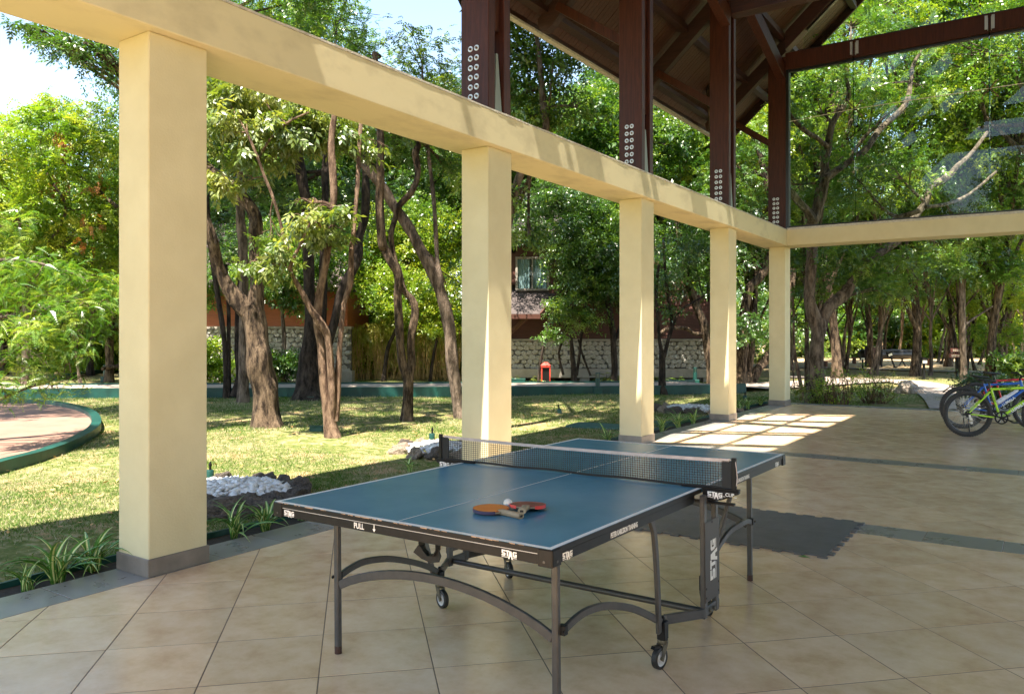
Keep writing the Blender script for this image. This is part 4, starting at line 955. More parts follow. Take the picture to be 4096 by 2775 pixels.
b3 = cw((3905 - CX) / FPX * 14.2, 14.2, 0); bicycle(b3, hd + .03, 'redf', 'red bicycle with black mudguard, furthest back of the parked row', ['fender', 'bottle'])

# ---------------------------------------------------------------- kerbs, paths, court
def strip(name, pts, w, z0, z1, mat, side=1, parent=None, bevel=0, **k):   # a low wall along ground points, w wide to one side
    pts = [Vector((p[0], p[1])) for p in pts]; mb = MB(); v = []; n = len(pts)
    for i, p in enumerate(pts):
        d = (pts[min(i + 1, n - 1)] - pts[max(i - 1, 0)]).normalized(); nn = Vector((-d.y, d.x)) * w * side; q = p + nn
        j = noise.noise(Vector((p.x, p.y, 3))) * .012
        v += [(p.x, p.y, z0), (q.x, q.y, z0), (q.x, q.y, z1 + j), (p.x, p.y, z1 + j)]
    f = [(i * 4 + a, i * 4 + (a + 1) % 4, i * 4 + 4 + (a + 1) % 4, i * 4 + 4 + a) for i in range(n - 1) for a in range(4)] + [(3, 2, 1, 0), tuple(4 * n - 4 + a for a in range(4))]
    mb.add(v, f); return mb.build(name, mat, parent, **k)
crt = spline([gr(*q) for q in [(-160, 918), (-60, 917), (0, 919), (60, 920), (110, 923), (150, 930), (185, 941), (205, 957), (203, 982), (155, 1014), (80, 1043), (0, 1066), (-110, 1095), (-300, 1130), (-600, 1170)]], 6)
strip('kerb', crt, .15, GZ - .05, GZ + .13, 'green', 1, kind='structure', label='dark green kerb round the pinkish court')
cp_ = [(p[0], p[1]) for p in crt]; cm = MB(); z = GZ + .055
n = len(cp_); cm.add([(x, y, z) for x, y in cp_], [tuple(range(n))]); 
cme = cm.mesh('court', 'court'); put('court', cme, kind='structure')
# raised path behind the lawn: front wall, surface, rear kerb
PF = [cw(X, D) for X, D in [(-32, 19.0), (-24, 19.6), (-16, 20.0), (-11, 20.15), (-5, 20.6), (0, 21.0), (3, 21.2), (5.2, 21.7), (7.5, 22.8), (10, 24.6), (13, 26.8)]]
PF = spline(PF, 5)
PK = [p for p in PF if p[0] * cos(YAW) + p[1] * sin(YAW) < 6.6]
strip('kerb', PK, .14, GZ - .05, .17, 'green', 1, kind='structure', label='dark green kerb wall in front of the path')
PB = []
for i, p in enumerate(PF):
    d = Vector((PF[min(i + 1, len(PF) - 1)] - PF[max(i - 1, 0)])[:2]).normalized(); PB.append(Vector((p[0] - d.y * 2.2, p[1] + d.x * 2.2)))
PB = PB[:len(PK)]
strip('kerb', PB, .12, GZ - .05, .17, 'green', 1, kind='structure', label='green kerb behind the path')
pv = []; pf = []
for i in range(len(PF)):
    d = Vector((PF[min(i + 1, len(PF) - 1)] - PF[max(i - 1, 0)])[:2]).normalized()
    for t in (.12, 2.22): pv.append((PF[i][0] - d.y * t, PF[i][1] + d.x * t, .13 - noise.noise(Vector((i, t, 0))) * .01 - .15 * min(1, max(0, (PF[i][0] * cos(YAW) + PF[i][1] * sin(YAW) - 6) / 1.5))))
for i in range(len(PF) - 1): pf.append((2 * i, 2 * i + 2, 2 * i + 3, 2 * i + 1))
MB().add(pv, pf).build('path', 'path', kind='structure')
def ribbon(name, pts, w0, w1, z, mat, lift=.0):
    v = []; f = []; n = len(pts)
    for i, p in enumerate(pts):
        d = Vector((pts[min(i + 1, n - 1)] - pts[max(i - 1, 0)])[:2]).normalized(); w = w0 + (w1 - w0) * i / (n - 1)
        for s in (-1, 1): v.append((p[0] - s * d.y * w / 2, p[1] + s * d.x * w / 2, z))
    for i in range(n - 1): f.append((2 * i, 2 * i + 2, 2 * i + 3, 2 * i + 1))
    return MB().add(v, f).build(name, mat, kind='structure')
ribbon('path', spline([gr(2200, 933), gr(2165, 905), gr(2115, 880), gr(2050, 867), gr(1950, 862), gr(1850, 858), gr(1750, 855)], 6), 1.5, 1.3, GZ + .04, 'path')
ribbon('path', spline([gr(-150, 850), gr(60, 843), gr(150, 833), gr(270, 815), gr(400, 800)], 6), 2.0, 2.6, GZ + .05, 'path')
strip('kerb', spline([gr(120, 862), gr(200, 850), gr(270, 840), gr(400, 822)], 5), .12, GZ, GZ + .16, 'green', -1, kind='structure', label='green kerb of the far left path')
ribbon('path', spline([gr(1700, 831), gr(1900, 836), gr(2100, 842), gr(2330, 848), gr(2700, 856)], 5), .9, 1.1, GZ + .05, 'path')
# soil trench and dark green edging between border tiles and lawn
tr = MB(); ed = MB(); ye_ = np.arange(-8, 18.6, .3)
tr.add([(x, y, GZ + (.03 if x > -5.2 else .052)) for y in ye_ for x in (-5.047, -5.30)], [(2 * i, 2 * i + 1, 2 * i + 3, 2 * i + 2) for i in range(len(ye_) - 1)])
tr.build('planting_strip', M('dark_wet_soil', (.03, .022, .015), .9, (.06, .045, .03), 30, .5, 60), kind='structure')
ed.sweep([(-5.32 + .012 * noise.noise(Vector((0, y * 1.5, 0))), y, GZ + .055 + .012 * noise.noise(Vector((3, y * 2, 0)))) for y in ye_], .022, .075)
ed.build('lawn_edging', 'green', kind='structure')

# ---------------------------------------------------------------- grass
def grass(name, X0, X1, D0, D1, n, hmin, hmax, seed):
    g = np.random.default_rng(seed); D = D0 * (D1 / D0) ** g.random(n); X = (X0 + (X1 - X0) * g.random(n)) * D
    x = X * cos(YAW) - D * sin(YAW); y = X * sin(YAW) + D * cos(YAW)
    k = (x < -5.36) | (y > 18.75); x, y = x[k], y[k]
    for cx, cy_, r in ((-6.75, 5.1, .72), (-7.0, 8.5, .55), (-6.2, 16.2, .75)): k = (x - cx) ** 2 + (y - cy_) ** 2 > r * r; x, y = x[k], y[k]
    # outside court and paths
    C = np.array([(p[0], p[1]) for p in crt]); ins = np.zeros(len(x), bool); j = len(C) - 1
    for i in range(len(C)):
        c = ((C[i, 1] > y) != (C[j, 1] > y)) & (x < (C[j, 0] - C[i, 0]) * (y - C[i, 1]) / (C[j, 1] - C[i, 1] + 1e-12) + C[i, 0]); ins ^= c; j = i
    x, y = x[~ins], y[~ins]; Dd = -x * sin(YAW) + y * cos(YAW); Xx = x * cos(YAW) + y * sin(YAW)
    if D1 < 21: pass
    pr = np.interp(Xx, [-32, -16, 0, 5.2, 7.5, 10, 13], [19.0, 20.0, 21, 21.7, 22.8, 24.6, 26.8]); k = ~((Dd > pr - .02) & (Dd < pr + 2.45 + np.clip(Xx - 5, 0, 8) * .1) & (Xx < 13)); x, y = x[k], y[k]
    nz = np.array([noise.noise(Vector((a * .55, b * .55, 9))) for a, b in zip(x, y)]); k = g.random(len(x)) < np.clip(1.0 + nz * 2.1, .05, 1); x, y = x[k], y[k]; n = len(x)
    z = np.array([gh(a, b) for a, b in zip(x, y)]) - .004
    h = hmin + (hmax - hmin) * g.random(n) ** 1.4; a = g.random(n) * 2 * pi; w = .0028 + .0028 * g.random(n) + (.002 if D0 > 12 else 0); L = g.normal(size=(n, 2)) * .55
    P = np.stack([x, y, z], 1); sd = np.stack([np.cos(a), np.sin(a), np.zeros(n)], 1) * w[:, None]
    tip = P + np.stack([L[:, 0] * h, L[:, 1] * h, h * .85], 1); V = np.stack([P - sd, P + sd, tip], 1).reshape(-1, 3)
    me = npmesh(name, V, np.arange(3 * n).reshape(-1, 3), 'blades', tone=g.random(n)); return put(name, me, kind='stuff')
grass('grass', -.75, .35, 5.2, 13, 190000, .018, .055, 1)
grass('grass', -.75, .45, 13, 21, 90000, .03, .07, 2)
grass('grass', -.75, .70, 19, 30, 50000, .04, .09, 3)

# ---------------------------------------------------------------- rocks, pebble beds
def rock_mesh(seed, sx=1, sy=1, sz=.7, sub=3, amp=.28):
    bm = bmesh.new(); bmesh.ops.create_icosphere(bm, subdivisions=sub, radius=1); o = Vector((seed * 7.3, seed * 3.1, seed))
    for v in bm.verts:
        p = v.co.copy(); d = noise.noise(p * 1.1 + o) * amp * 1.5 + noise.noise(p * 2.7 + o) * amp * .6 + noise.noise(p * 6 + o) * amp * .25
        v.co = p * (1 + d); v.co.x *= sx; v.co.y *= sy; v.co.z *= sz
        v.co.z = max(v.co.z, -.35 * sz)
    me = bpy.data.meshes.new('rock'); bm.to_mesh(me); bm.free(); me.polygons.foreach_set('use_smooth', [False] * len(me.polygons)); return me
RK = [rock_mesh(i, 1, .8, .62, 4, .36) for i in range(7)]; RT = []
for m_ in RK: m_.materials.append(MT['rock']); q = m_.copy(); q.materials.clear(); q.materials.append(MT['rockt']); RT.append(q)
LBL = {'a': 'the white pebble bed nearest to the first column', 'b': 'the small pebble bed behind the net', 'c': 'the far pebble bed between third and fourth column'}
SHB = {'a': 'pebble bed by the first column', 'b': 'pebble bed behind the net', 'c': 'far pebble bed'}
CLK = ['at the terrace side', 'terrace side, a little away', 'right end, nearer', 'right end', 'right end, farther', 'far side, right', 'far side, middle right', 'far side, middle', 'far side, left', 'left end, farther', 'left end', 'left end, nearer', 'near side, left', 'near side, middle']
def rock(x, y, s, sq_=1, ang=0, tan=False, where='a', i=0):
    me = (RT if tan else RK)[i % 7]; z = gh(x, y)
    o = put('rock', me, loc=(x, y, z + s * .12), rot=(0, 0, ang), label=('tan rock, ' if tan else 'dark rock, ') + CLK[i % 14] + ', edging ' + SHB[where], cat='rock', group='rocks round ' + LBL[where]); o.scale = (s, s * sq_, s); return o
bed = [('a', (-6.80, 5.0), .78, .66, 13, .17), ('b', (-6.95, 8.6), .62, .55, 11, .16), ('c', (-6.2, 16.2), .85, .62, 14, .16)]
for wh, c, ra, rb, n, s in bed:
    for i in range(n):
        a = 2 * pi * i / n + random.uniform(-.15, .15); k = 1
        big = 1.25 if (wh == 'a' and -1.9 < ((a + pi) % (2 * pi)) - pi < -.4) else 1
        rock(c[0] + ra * cos(a), c[1] + rb * sin(a), s * random.uniform(.8, 1.15) * big, .8, random.uniform(0, 6), wh == 'b' and i % 3 != 0 or (wh == 'c' and i % 3 == 0), wh, i)
    g = np.random.default_rng(5 + n); N = {'a': 620, 'b': 330, 'c': 300}[wh]; V = []; F = []
    bm0 = bmesh.new(); bmesh.ops.create_icosphere(bm0, subdivisions=1, radius=1); bv = np.array([v.co[:] for v in bm0.verts]); bf = np.array([[v.index for v in f.verts] for f in bm0.faces]); bm0.free()
    r = np.sqrt(g.random(N)) * .93; t = g.random(N) * 2 * pi
    for i in range(N):
        sc = (.028 + .03 * g.random()) * np.array([1, .55 + .4 * g.random(), .45 + .3 * g.random()]); jit = bv * (1 + .22 * g.normal(size=(len(bv), 1))) * sc
        R_ = np.array(Matrix.Rotation(g.random() * 6.3, 3, 'Z') @ Matrix.Rotation(g.normal() * .5, 3, 'X')); p = jit @ R_.T
        p += (c[0] + ra * r[i] * cos(t[i]), c[1] + rb * r[i] * sin(t[i]), gh(*c) + .02 + .10 * (1 - r[i] ** 2) + .02 * g.random()); V.append(p); F.append(bf + i * len(bv))
    put('white_pebbles', npmesh('white_pebbles', np.concatenate(V), np.concatenate(F), 'pebble'), kind='stuff')
for vx_, vy_, s_, an_, w_ in ((545, 1172, .27, .9, 'long low dark rock in front of the pebble bed by the first column'), (640, 1150, .19, .4, 'dark rock in front of the pebble bed, nearest to the table corner')):
    p = gr(vx_, vy_); o = put('rock', RK[3], loc=(p.x, p.y, gh(p.x, p.y) + .03), rot=(0, 0, an_), label=w_, cat='rock', group='rocks round ' + LBL['a']); o.scale = (s_ * 1.25, s_ * .8, s_ * .75)
bo = gr(2060, 893); bme = rock_mesh(31, 1, .8, .72, 4, .30); bme.materials.append(MT['boulder'])
put('boulder', bme, loc=(bo.x, bo.y, bo.z + .08), label='large pale craggy boulder beside the path near the bicycles', cat='rock').scale = (.34, .34, .38)

# ---------------------------------------------------------------- striped spider plants along the border
def blade_leaf(L, wd, rise, seed):
    g = random.Random(seed); n = 8; mb = MB(); v = []; bend = g.uniform(1.4, 2.3)
    a = radians(g.uniform(58, 82)); x = z = 0; st = L / n
    for i in range(n + 1):
        t = i / n; w = wd * (sin(pi * min(1, .15 + .85 * t)) ** .6) * (1 - t ** 4)
        w = max(w, .0008); v += [(x, -w / 2, z + w * .22), (x, -w * .17, z), (x, w * .17, z), (x, w / 2, z + w * .22)]
        x += cos(a) * st; z += sin(a) * st; a -= bend / n
    mb.v = v
    for i in range(n):
        for k in range(3): mb.f.append((4 * i + k, 4 * i + k + 1, 4 * i + 5 + k, 4 * i + 4 + k)); mb.m.append(1 if k == 1 else 0)
    me = mb.mesh('leaf', ['stripe', 'stripe2'], smooth=True); return me
LF = [blade_leaf(random.uniform(.30, .46), random.uniform(.026, .036), 0, i) for i in range(9)]
pl_ = [(233, 2327, 1.0), (373, 2280, .95), (120, 2362, .6), (940, 2154, .95), (1060, 2120, .9), (1207, 2077, .6), (1640, 1880, .6), (2431, 1767, .8), (2500, 1752, .6), (2648, 1725, .85), (2721, 1709, .95), (2783, 1694, .9), (2954, 1643, .8), (2993, 1635, .8), (3043, 1620, .9), (2870, 1665, .6)]
pla = ['left of the nearest column, first of the pair', 'touching the nearest column', 'low at the left image edge', 'right of the nearest column before the dark rock', 'behind the near corner of the table', 'small, under the table edge', 'beside the net post rocks', 'left of the third column', 'close to the third column foot', 'first right of the third column', 'second right of the third column', 'third, tallest right of the third column', 'first right of the fourth column', 'second right of the fourth column', 'beside the corner column', 'left of the fourth column']
for (px, py, s), where in zip(pl_, pla):
    p = gr(px / VS, py / VS, -.03); p = Vector((min(p.x, -5.16), p.y, -.045))
    r = empty('spider_plant', p, label='striped arching spider plant ' + where, cat='plant', group='striped plants along the terrace edge')
    for i in range(int(26 * (.5 + s / 2))):
        o = put('leaf', LF[i % 9], r, loc=(random.uniform(-.03, .03), random.uniform(-.03, .03), 0), rot=(random.uniform(-.2, .2), random.uniform(-.55, .25), i * 2.4)); o.scale = (1.15 * s * random.uniform(.6, 1.1),) * 3

# ---------------------------------------------------------------- garden fittings
def fitting(name, vx, vy, build, label, cat, group=None, tilt=0):
    p = gb(vx, vy); r = empty(name, (p.x, p.y, gh(p.x, p.y)), YAW, label=label, cat=cat, group=group); r.rotation_euler = (0, tilt, YAW); build(r); return r
def spot(r):
    MB().lathe([(0, -.03), (.042, -.03), (.045, .0), (.045, .085), (.040, .095), (0, .095)], (0, 0, 0), (0, 0, 1), 16).build('housing', 'green', r, smooth=True)
    MB().lathe([(0, .095), (.016, .095), (.012, .13), (.02, .15), (.006, .19), (0, .19)], (.005, 0, 0), (0, 0, 1), 10).build('nozzle', 'black', r, smooth=True)
for vx, vy, tl_, lb_ in ((476, 1083, 0, 'right beside the nearest column'), (980, 995, 0, 'behind the rocks left of the net'), (1270, 938, -.2, 'tilted, on the lawn between second and third column'), (1690, 906, 0, 'between fourth and corner column'), (1561, 873, 0, 'beyond the path, right of the third column'), (1021, 863, 0, 'small, before the bamboo'), (453 + 1, 905, 0, 'at the left tree group')):
    fitting('sprinkler', vx, vy, spot, 'green garden sprinkler ' + lb_, 'sprinkler', 'green sprinklers in the lawn', tl_)
def bollard(r):
    MB().box(-.115, .115, -.115, .115, -.05, .19).build('base_block', 'green', r, bevel=.01)
    MB().lathe([(.062, .19), (.062, .42)], (0, 0, 0), (0, 0, 1), 20).build('post', 'green', r, smooth=True)
    ls = MB()
    for i in range(5): ls.lathe([(.03, .43 + i * .024), (.062, .425 + i * .024), (.062, .435 + i * .024), (.03, .44 + i * .024)], (0, 0, 0), (0, 0, 1), 20)
    ls.build('louvre', 'green', r, smooth=True); MB().lathe([(.03, .42), (.03, .56)], (0, 0, 0), (0, 0, 1), 12).build('lamp', 'lampw', r)
    MB().lathe([(0, .575), (.064, .57), (.066, .545), (0, .545)], (0, 0, 0), (0, 0, 1), 20).build('lid', 'green', r, smooth=True)
fitting('garden_light', 1356, 897, bollard, 'green louvred garden light on a block before the path kerb', 'garden light', 'green garden lights')
fitting('garden_light', 1577, 873, bollard, 'green louvred garden light behind the path, left of the fourth column', 'garden light', 'green garden lights')
fitting('garden_light', 239, 868, bollard, 'green louvred garden light at the tree left of the nearest column', 'garden light', 'green garden lights')
def gbox(w, d, h_): return lambda r: (MB().box(-w / 2, w / 2, -d / 2, d / 2, -.02, h_).build('box', 'green', r, bevel=.01), MB().box(-w / 2 - .01, w / 2 + .01, -d / 2 - .01, d / 2 + .01, h_ + .002, h_ + .016).build('lid', 'green', r, bevel=.003))
fitting('valve_box', 719, 980, gbox(.22, .16, .07), 'small green box on the lawn left of the slim leaning trunk', 'box')
fitting('valve_box', 702, 910, gbox(.25, .18, .08), 'small green box at the foot of the dark burl tree', 'box')
fitting('valve_box', 1312, 870, gbox(1.1, .5, .10), 'long low green box before the stone house', 'box')
fitting('valve_box', 1172, 868, gbox(.55, .4, .22), 'green box at the left end of the stone house', 'box')
for vx, vy, w, lb_ in ((1400, 972, 1.0, 'left of the third column'), (1508, 965, .8, 'right of the third column')):
    p = gr(vx, vy); r = put('stepping_slab', MB().box(-w / 2, w / 2, -.3, .3, 0, .05).mesh('s', 'water', bevel=.006), loc=(p.x - .35, p.y, gh(p.x, p.y) - .01), rot=(0, 0, .1), label='dark teal slab in the grass ' + lb_, cat='slab')
def lantern(r):
    b = MB()
    for x in (-.13, .13):
        for y in (-.13, .13): b.box(x - .018, x + .018, y - .018, y + .018, -.05, .62)
    b.box(-.16, .16, -.16, .16, .60, .66); b.box(-.12, .12, -.12, .12, .10, .13); b.build('frame', 'redp', r)
    MB().box(-.11, .11, -.11, .11, .132, .598).build('body', 'black', r); MB().hexa([(-.17, -.17, .662), (.17, -.17, .662), (.17, .17, .662), (-.17, .17, .662), (-.06, -.06, .76), (.06, -.06, .76), (.06, .06, .76), (-.06, .06, .76)]).build('roof', 'redp', r)
fitting('lantern_stand', 1238, 857, lantern, 'red framed lantern stand in front of the rubble stone wall', 'lantern')

# ---------------------------------------------------------------- timber houses with rubble stone bases (front faces the camera)
def stones(par, x0, x1, z0, z1, y, seed, nmax=290):
    g = random.Random(seed); MB().box(x0, x1, y + .03, y + .30, z0, z1).build('mortar_bed', 'mortar', par)
    S = []
    for k in range(8):
        n = g.randint(5, 8); mb = MB(); a0 = g.uniform(0, 6); pr = [(cos(a0 + 2 * pi * i / n) * g.uniform(.44, .68), sin(a0 + 2 * pi * i / n) * g.uniform(.44, .68)) for i in range(n)]
        v = [(a, .06, c) for a, c in pr] + [(a, -.01, c) for a, c in pr] + [(a * .72, -.05 - g.uniform(0, .03), c * .72) for a, c in pr]
        f = [(i, (i + 1) % n, n + (i + 1) % n, n + i) for i in range(n)] + [(n + i, n + (i + 1) % n, 2 * n + (i + 1) % n, 2 * n + i) for i in range(n)] + [tuple(range(2 * n, 3 * n))]
        mb.add(v, f); S.append(mb.mesh('stone', 'stone'))
    rows = int((z1 - z0) / .15); cols = int((x1 - x0) / .20); tot = 0; rest = MB()
    sx = (x1 - x0) / cols; sz = (z1 - z0) / rows
    for r in range(rows):
        for c in range(cols):
            x = x0 + (c + .5 + (.5 if r % 2 else 0) + g.uniform(-.14, .14)) * sx; z = z0 + (r + .5 + g.uniform(-.15, .15)) * sz
            if x > x1 - .05: continue
            me = S[g.randint(0, 7)]; s = (sx * g.uniform(.95, 1.25), g.uniform(.6, 1.1), sz * g.uniform(.95, 1.25)); an = g.uniform(-.4, .4)
            if tot < nmax:
                o = put('stone', me, par, loc=(x, y, z), rot=(0, an, 0)); o.scale = s; tot += 1
            else:
                m_ = Matrix.Translation((x, y, z)) @ Matrix.Rotation(an, 4, 'Y') @ Matrix.Diagonal((*s, 1)); rest.add([m_ @ v.co for v in me.vertices], [tuple(p.vertices) for p in me.polygons])
    if rest.v: rest.build('stone', 'stone', par, kind='stuff')
def boards(par, x0, x1, z0, z1, y, hgt, mat, cutf=None):
    z = z0
    while z < z1 - .02:
        zt = min(z + hgt, z1); a, b = (x0, x1) if not cutf else cutf(z, x0, x1)
        if b - a > .1: MB().hexa([(a, y - .030, z + .004), (b, y - .030, z + .004), (b, y + .02, z + .004), (a, y + .02, z + .004), (a, y - .008, zt + .01), (b, y - .008, zt + .01), (b, y + .02, zt + .01), (a, y + .02, zt + .01)]).build('board', mat, par)
        z = zt
    return
def uX(vx, D): return (vx * VS - CX) / FPX * D
def vz(vy, D): return CAMH - (vy * VS - HY) / FPX * D
D = 27.0
o = cw(0, D, 0)
hR = empty('timber_house', (o.x, o.y, 0), YAW, label='dark red timber house with grey shingle porch roof on a rubble stone base', cat='house')
xl, xr = uX(1120, D), uX(1625, D)
stones(hR, xl, xr, .40, 1.33, 0, 3)
MB().box(xl - .1, xr + .1, -.16, .3, .09, .395).build('concrete_beam', 'concrete', hR, bevel=.01)
MB().box(xl - .02, xr + .03, -.10, .28, 1.332, 1.40).build('sill', 'concrete', hR)
for x in np.linspace(xl + .3, xr - .3, 6): MB().box(x - .16, x + .16, -.1, .25, -.2, .088).build('pier', 'concrete', hR)
MB().box(xl, xr, 1.2, 6, -.2, .3).build('underfloor_shade', 'mortar', hR)  # dark block standing in for the shaded void under the house
boards(hR, xl, xr, 1.41, 4.2, 0, .125, 'siding2', lambda z, a, b: (a, b - max(0, z - 2.4) * 1.3))
MB().box(xl, xr, .031, 5.5, .4, 1.40).build('wall', 'siding2', hR)
MB().hexa([(xl, .021, 1.41), (xr, .021, 1.41), (xr, 5.5, 1.41), (xl, 5.5, 1.41), (xl, .021, 4.2), (xr - 2.4, .021, 4.2), (xr - 2.4, 5.5, 4.2), (xl, 5.5, 4.2)]).build('upper_wall', 'siding2', hR)
# porch roof, its rake board and brace
xe = uX(1226, D - 1.3); z0 = vz(716, D - 1.3); z1 = vz(650, D)
pr_ = MB().hexa([(xl - .4, -1.3, z0), (xe, -1.3, z0), (xe + .9, 0, z1), (xl - .4, 0, z1), (xl - .4, -1.3, z0 + .06), (xe, -1.3, z0 + .06), (xe + .9, 0, z1 + .06), (xl - .4, 0, z1 + .06)]).build('porch_roof', 'roofg', hR)
MB().bar((xe + .02, -1.32, z0 + .02), (xe + .93, .0, z1 + .03), .05, .16).build('rake_board', 'siding2', pr_)
MB().box(xl - .4, xe, -1.35, -1.305, z0 - .10, z0 + .05).build('eave_board', 'siding2', pr_)
MB().bar((uX(1163, D) - .25, -.05, 1.45), (uX(1200, D - 1), -1.1, z0 + .02), .09, .12).build('brace', 'siding2', hR)
# dormer window with curtains
wx0, wx1, wz0, wz1 = uX(1174, D), uX(1240, D), vz(656, D), vz(590, D)
wf = MB()
for a, b, c, d in ((wx0 - .07, wx0, wz0 - .07, wz1 + .07), (wx1, wx1 + .07, wz0 - .07, wz1 + .07), (wx0, wx1, wz0 - .07, wz0), (wx0, wx1, wz1, wz1 + .07), ((wx0 + wx1) / 2 - .02, (wx0 + wx1) / 2 + .02, wz0, wz1)): wf.box(a, b, -.42, -.33, c, d)
wn = wf.build('window', 'concrete', hR)
MB().box(wx0, wx1, -.38, -.37, wz0, wz1).build('pane', 'glass', wn)
cu = MB(); pts = [(wx0 + (wx1 - wx0) * i / 40, -.30 + .02 * sin(i * 1.9)) for i in range(41)]
for i in range(40):
    if 17 <= i < 20: continue
    (a, b), (c, d) = pts[i], pts[i + 1]; cu.add([(a, b, wz0), (c, d, wz0), (c, d, wz1), (a, b, wz1)], [(0, 1, 2, 3)])
cu.build('curtain', 'curtain', wn)
MB().box(wx0, wx1, -.25, -.2, wz0, wz1).build('interior_shade', 'mortar', wn)  # dark board in place of the unlit room behind the curtains
dm = MB(); dm.box(wx0 - .45, wx0 - .071, -.40, 1, z1 + .05, wz1 + .2); dm.box(wx1 + .071, wx1 + .45, -.40, 1, z1 - .4, wz1 + .2); dm.box(wx0 - .07, wx1 + .07, -.40, .2, wz1 + .071, wz1 + .5)
dm.build('dormer_wall', 'siding2', hR)
xm = (wx0 + wx1) / 2
for s in (-1, 1): MB().hexa([(xm, -.7, wz1 + .95), (xm + s * 1.5, -.7, wz1 - .25), (xm + s * 1.5, 4, wz1 - .25), (xm, 4, wz1 + .95), (xm, -.7, wz1 + 1.05), (xm + s * 1.55, -.7, wz1 - .17), (xm + s * 1.55, 4, wz1 - .17), (xm, 4, wz1 + 1.05)]).build('dormer_roof', 'roofg', hR)
MB().hexa([(xl - .5, .4, 4.2), (xr - 1.6, .4, 4.2), (xr - 2.6, 3.2, 6.9), (xl - .5, 3.2, 6.9), (xl - .5, .4, 4.3), (xr - 1.6, .4, 4.3), (xr - 2.6, 3.2, 7.0), (xl - .5, 3.2, 7.0)]).build('roof', 'roofg', hR)
D = 27.5; o = cw(0, D, 0)
hL = empty('timber_house', (o.x, o.y, 0), YAW, label='orange brown timber house with white sill on a pale rubble wall behind the left trunks', cat='house')
xl, xr = uX(425, D), uX(795, D)
stones(hL, xl, xr, -.1, 1.74, 0, 8)
MB().box(xl, xr + .05, -.12, .3, 1.745, 1.83).build('sill', 'concrete', hL)
MB().box(xr - .5, xr + .08, -.16, .35, -.1, .30).build('corner_plinth', 'concrete', hL)
boards(hL, xl, xr - .1, 1.84, 3.1, 0, .115, 'siding', None)
MB().box(xl, xr - .1, .021, 4, 1.84, 3.1).build('wall', 'siding', hL)
MB().hexa([(xl - .4, -.5, 3.0), (xr + .3, -.5, 3.0), (xr - 1, 2.2, 5.6), (xl - .4, 2.2, 5.6), (xl - .4, -.5, 3.1), (xr + .3, -.5, 3.1), (xr - 1, 2.2, 5.7), (xl - .4, 2.2, 5.7)]).build('roof', 'roofp', hL)

# ---------------------------------------------------------------- things in the wood on the right
def stand(name, vx, vy, build, label, cat, group=None, rz=0):
    p = gr(vx, vy); r = empty(name, (p.x, p.y, gh(p.x, p.y)), YAW + rz, label=label, cat=cat, group=group); build(r, depth(p) / 1800.4); return r
def tank(r, k):
    L = 122 * k; MB().lathe([(0, -L / 2), (8 * k, -L / 2), (11 * k, -L / 2 + 4 * k), (11.5 * k, -L / 4), (11 * k, 0), (11.5 * k, L / 4), (11 * k, L / 2 - 4 * k), (8 * k, L / 2), (0, L / 2)], (0, 0, 28 * k), (1, 0, 0), 24).build('tank', 'tank', r, smooth=True)
    for s in (-.3, .3):
        st_ = MB(); st_.bar((s * L - 8 * k, 0, 0), (s * L + 4 * k, 0, 22 * k), .05, .05); st_.bar((s * L + 8 * k, 0, 0), (s * L - 4 * k, 0, 22 * k), .05, .05); st_.build('stand', 'black', r)
stand('water_tank', 2010, 831, tank, 'long black horizontal tank on a trestle among the trunks', 'tank')
def barrel(r, k):
    MB().lathe([(0, 19 * k), (13 * k, 19 * k), (14 * k, 30 * k), (13.5 * k, 45 * k), (13 * k, 46 * k), (0, 46 * k)], (0, 0, 0), (0, 0, 1), 20).build('barrel', 'rust', r, smooth=True)
    b = MB(); b.box(-16 * k, 26 * k, -.2, .2, 46.5 * k, 49 * k)
    for x in (-12, 12, 24): b.box(x * k - .03, x * k + .03, -.03, .03, 0, 18.9 * k if x != 24 else 46.4 * k)
    b.build('stand', 'black', r)
stand('barrel_stand', 1976, 832, barrel, 'rust brown barrel raised on thin black legs under a flat board', 'barrel')
def bench(r, k):
    MB().box(-20 * k, 20 * k, -.2, .2, 12.5 * k, 15 * k).build('seat', 'bench', r)
    for x in (-17, 17): MB().box(x * k - .04, x * k + .04, -.16, .16, 0, 12.4 * k).build('leg', 'bench', r)
stand('bench', 1921, 826, bench, 'brown timber bench left of the barrel in the wood', 'bench')
stand('bench', 2090, 829, bench, 'brown timber bench right of the black tank', 'bench')
stand('bench', 1975 - 85, 834, bench, 'small low bench at the tree with the forked trunk', 'bench')
def lamp(r, k):
    MB().box(-.035, .035, -.035, .035, 0, 36 * k).build('post', 'black', r); MB().box(-.12, .12, -.12, .12, 0, .04).build('foot', 'black', r)
    MB().hexa([(-7 * k, -.1, 36 * k), (5 * k, -.1, 36 * k), (5 * k, .1, 36 * k), (-7 * k, .1, 36 * k), (-6 * k, -.12, 50 * k), (6 * k, -.12, 48 * k), (6 * k, .12, 48 * k), (-6 * k, .12, 50 * k)]).build('lamp_head', 'black', r)
    MB().box(-6.4 * k, 3 * k, -.13, -.101, 37 * k, 43 * k).build('lamp_glass', 'lampw', r)
stand('path_lamp', 2096, 861, lamp, 'black path lamp with a cream glass on the grass by the curved path', 'lamp')
stand('path_lamp', 1957, 838, lamp, 'path lamp with a pale head in front of the barrel', 'lamp').scale = (.8, .8, .62)
q = stand('path_lamp', 2030, 834, lamp, 'black lamp leaning to the left in front of the tank', 'lamp'); q.rotation_euler = (0, -.35, YAW); q.scale = (.9, .9, .8)
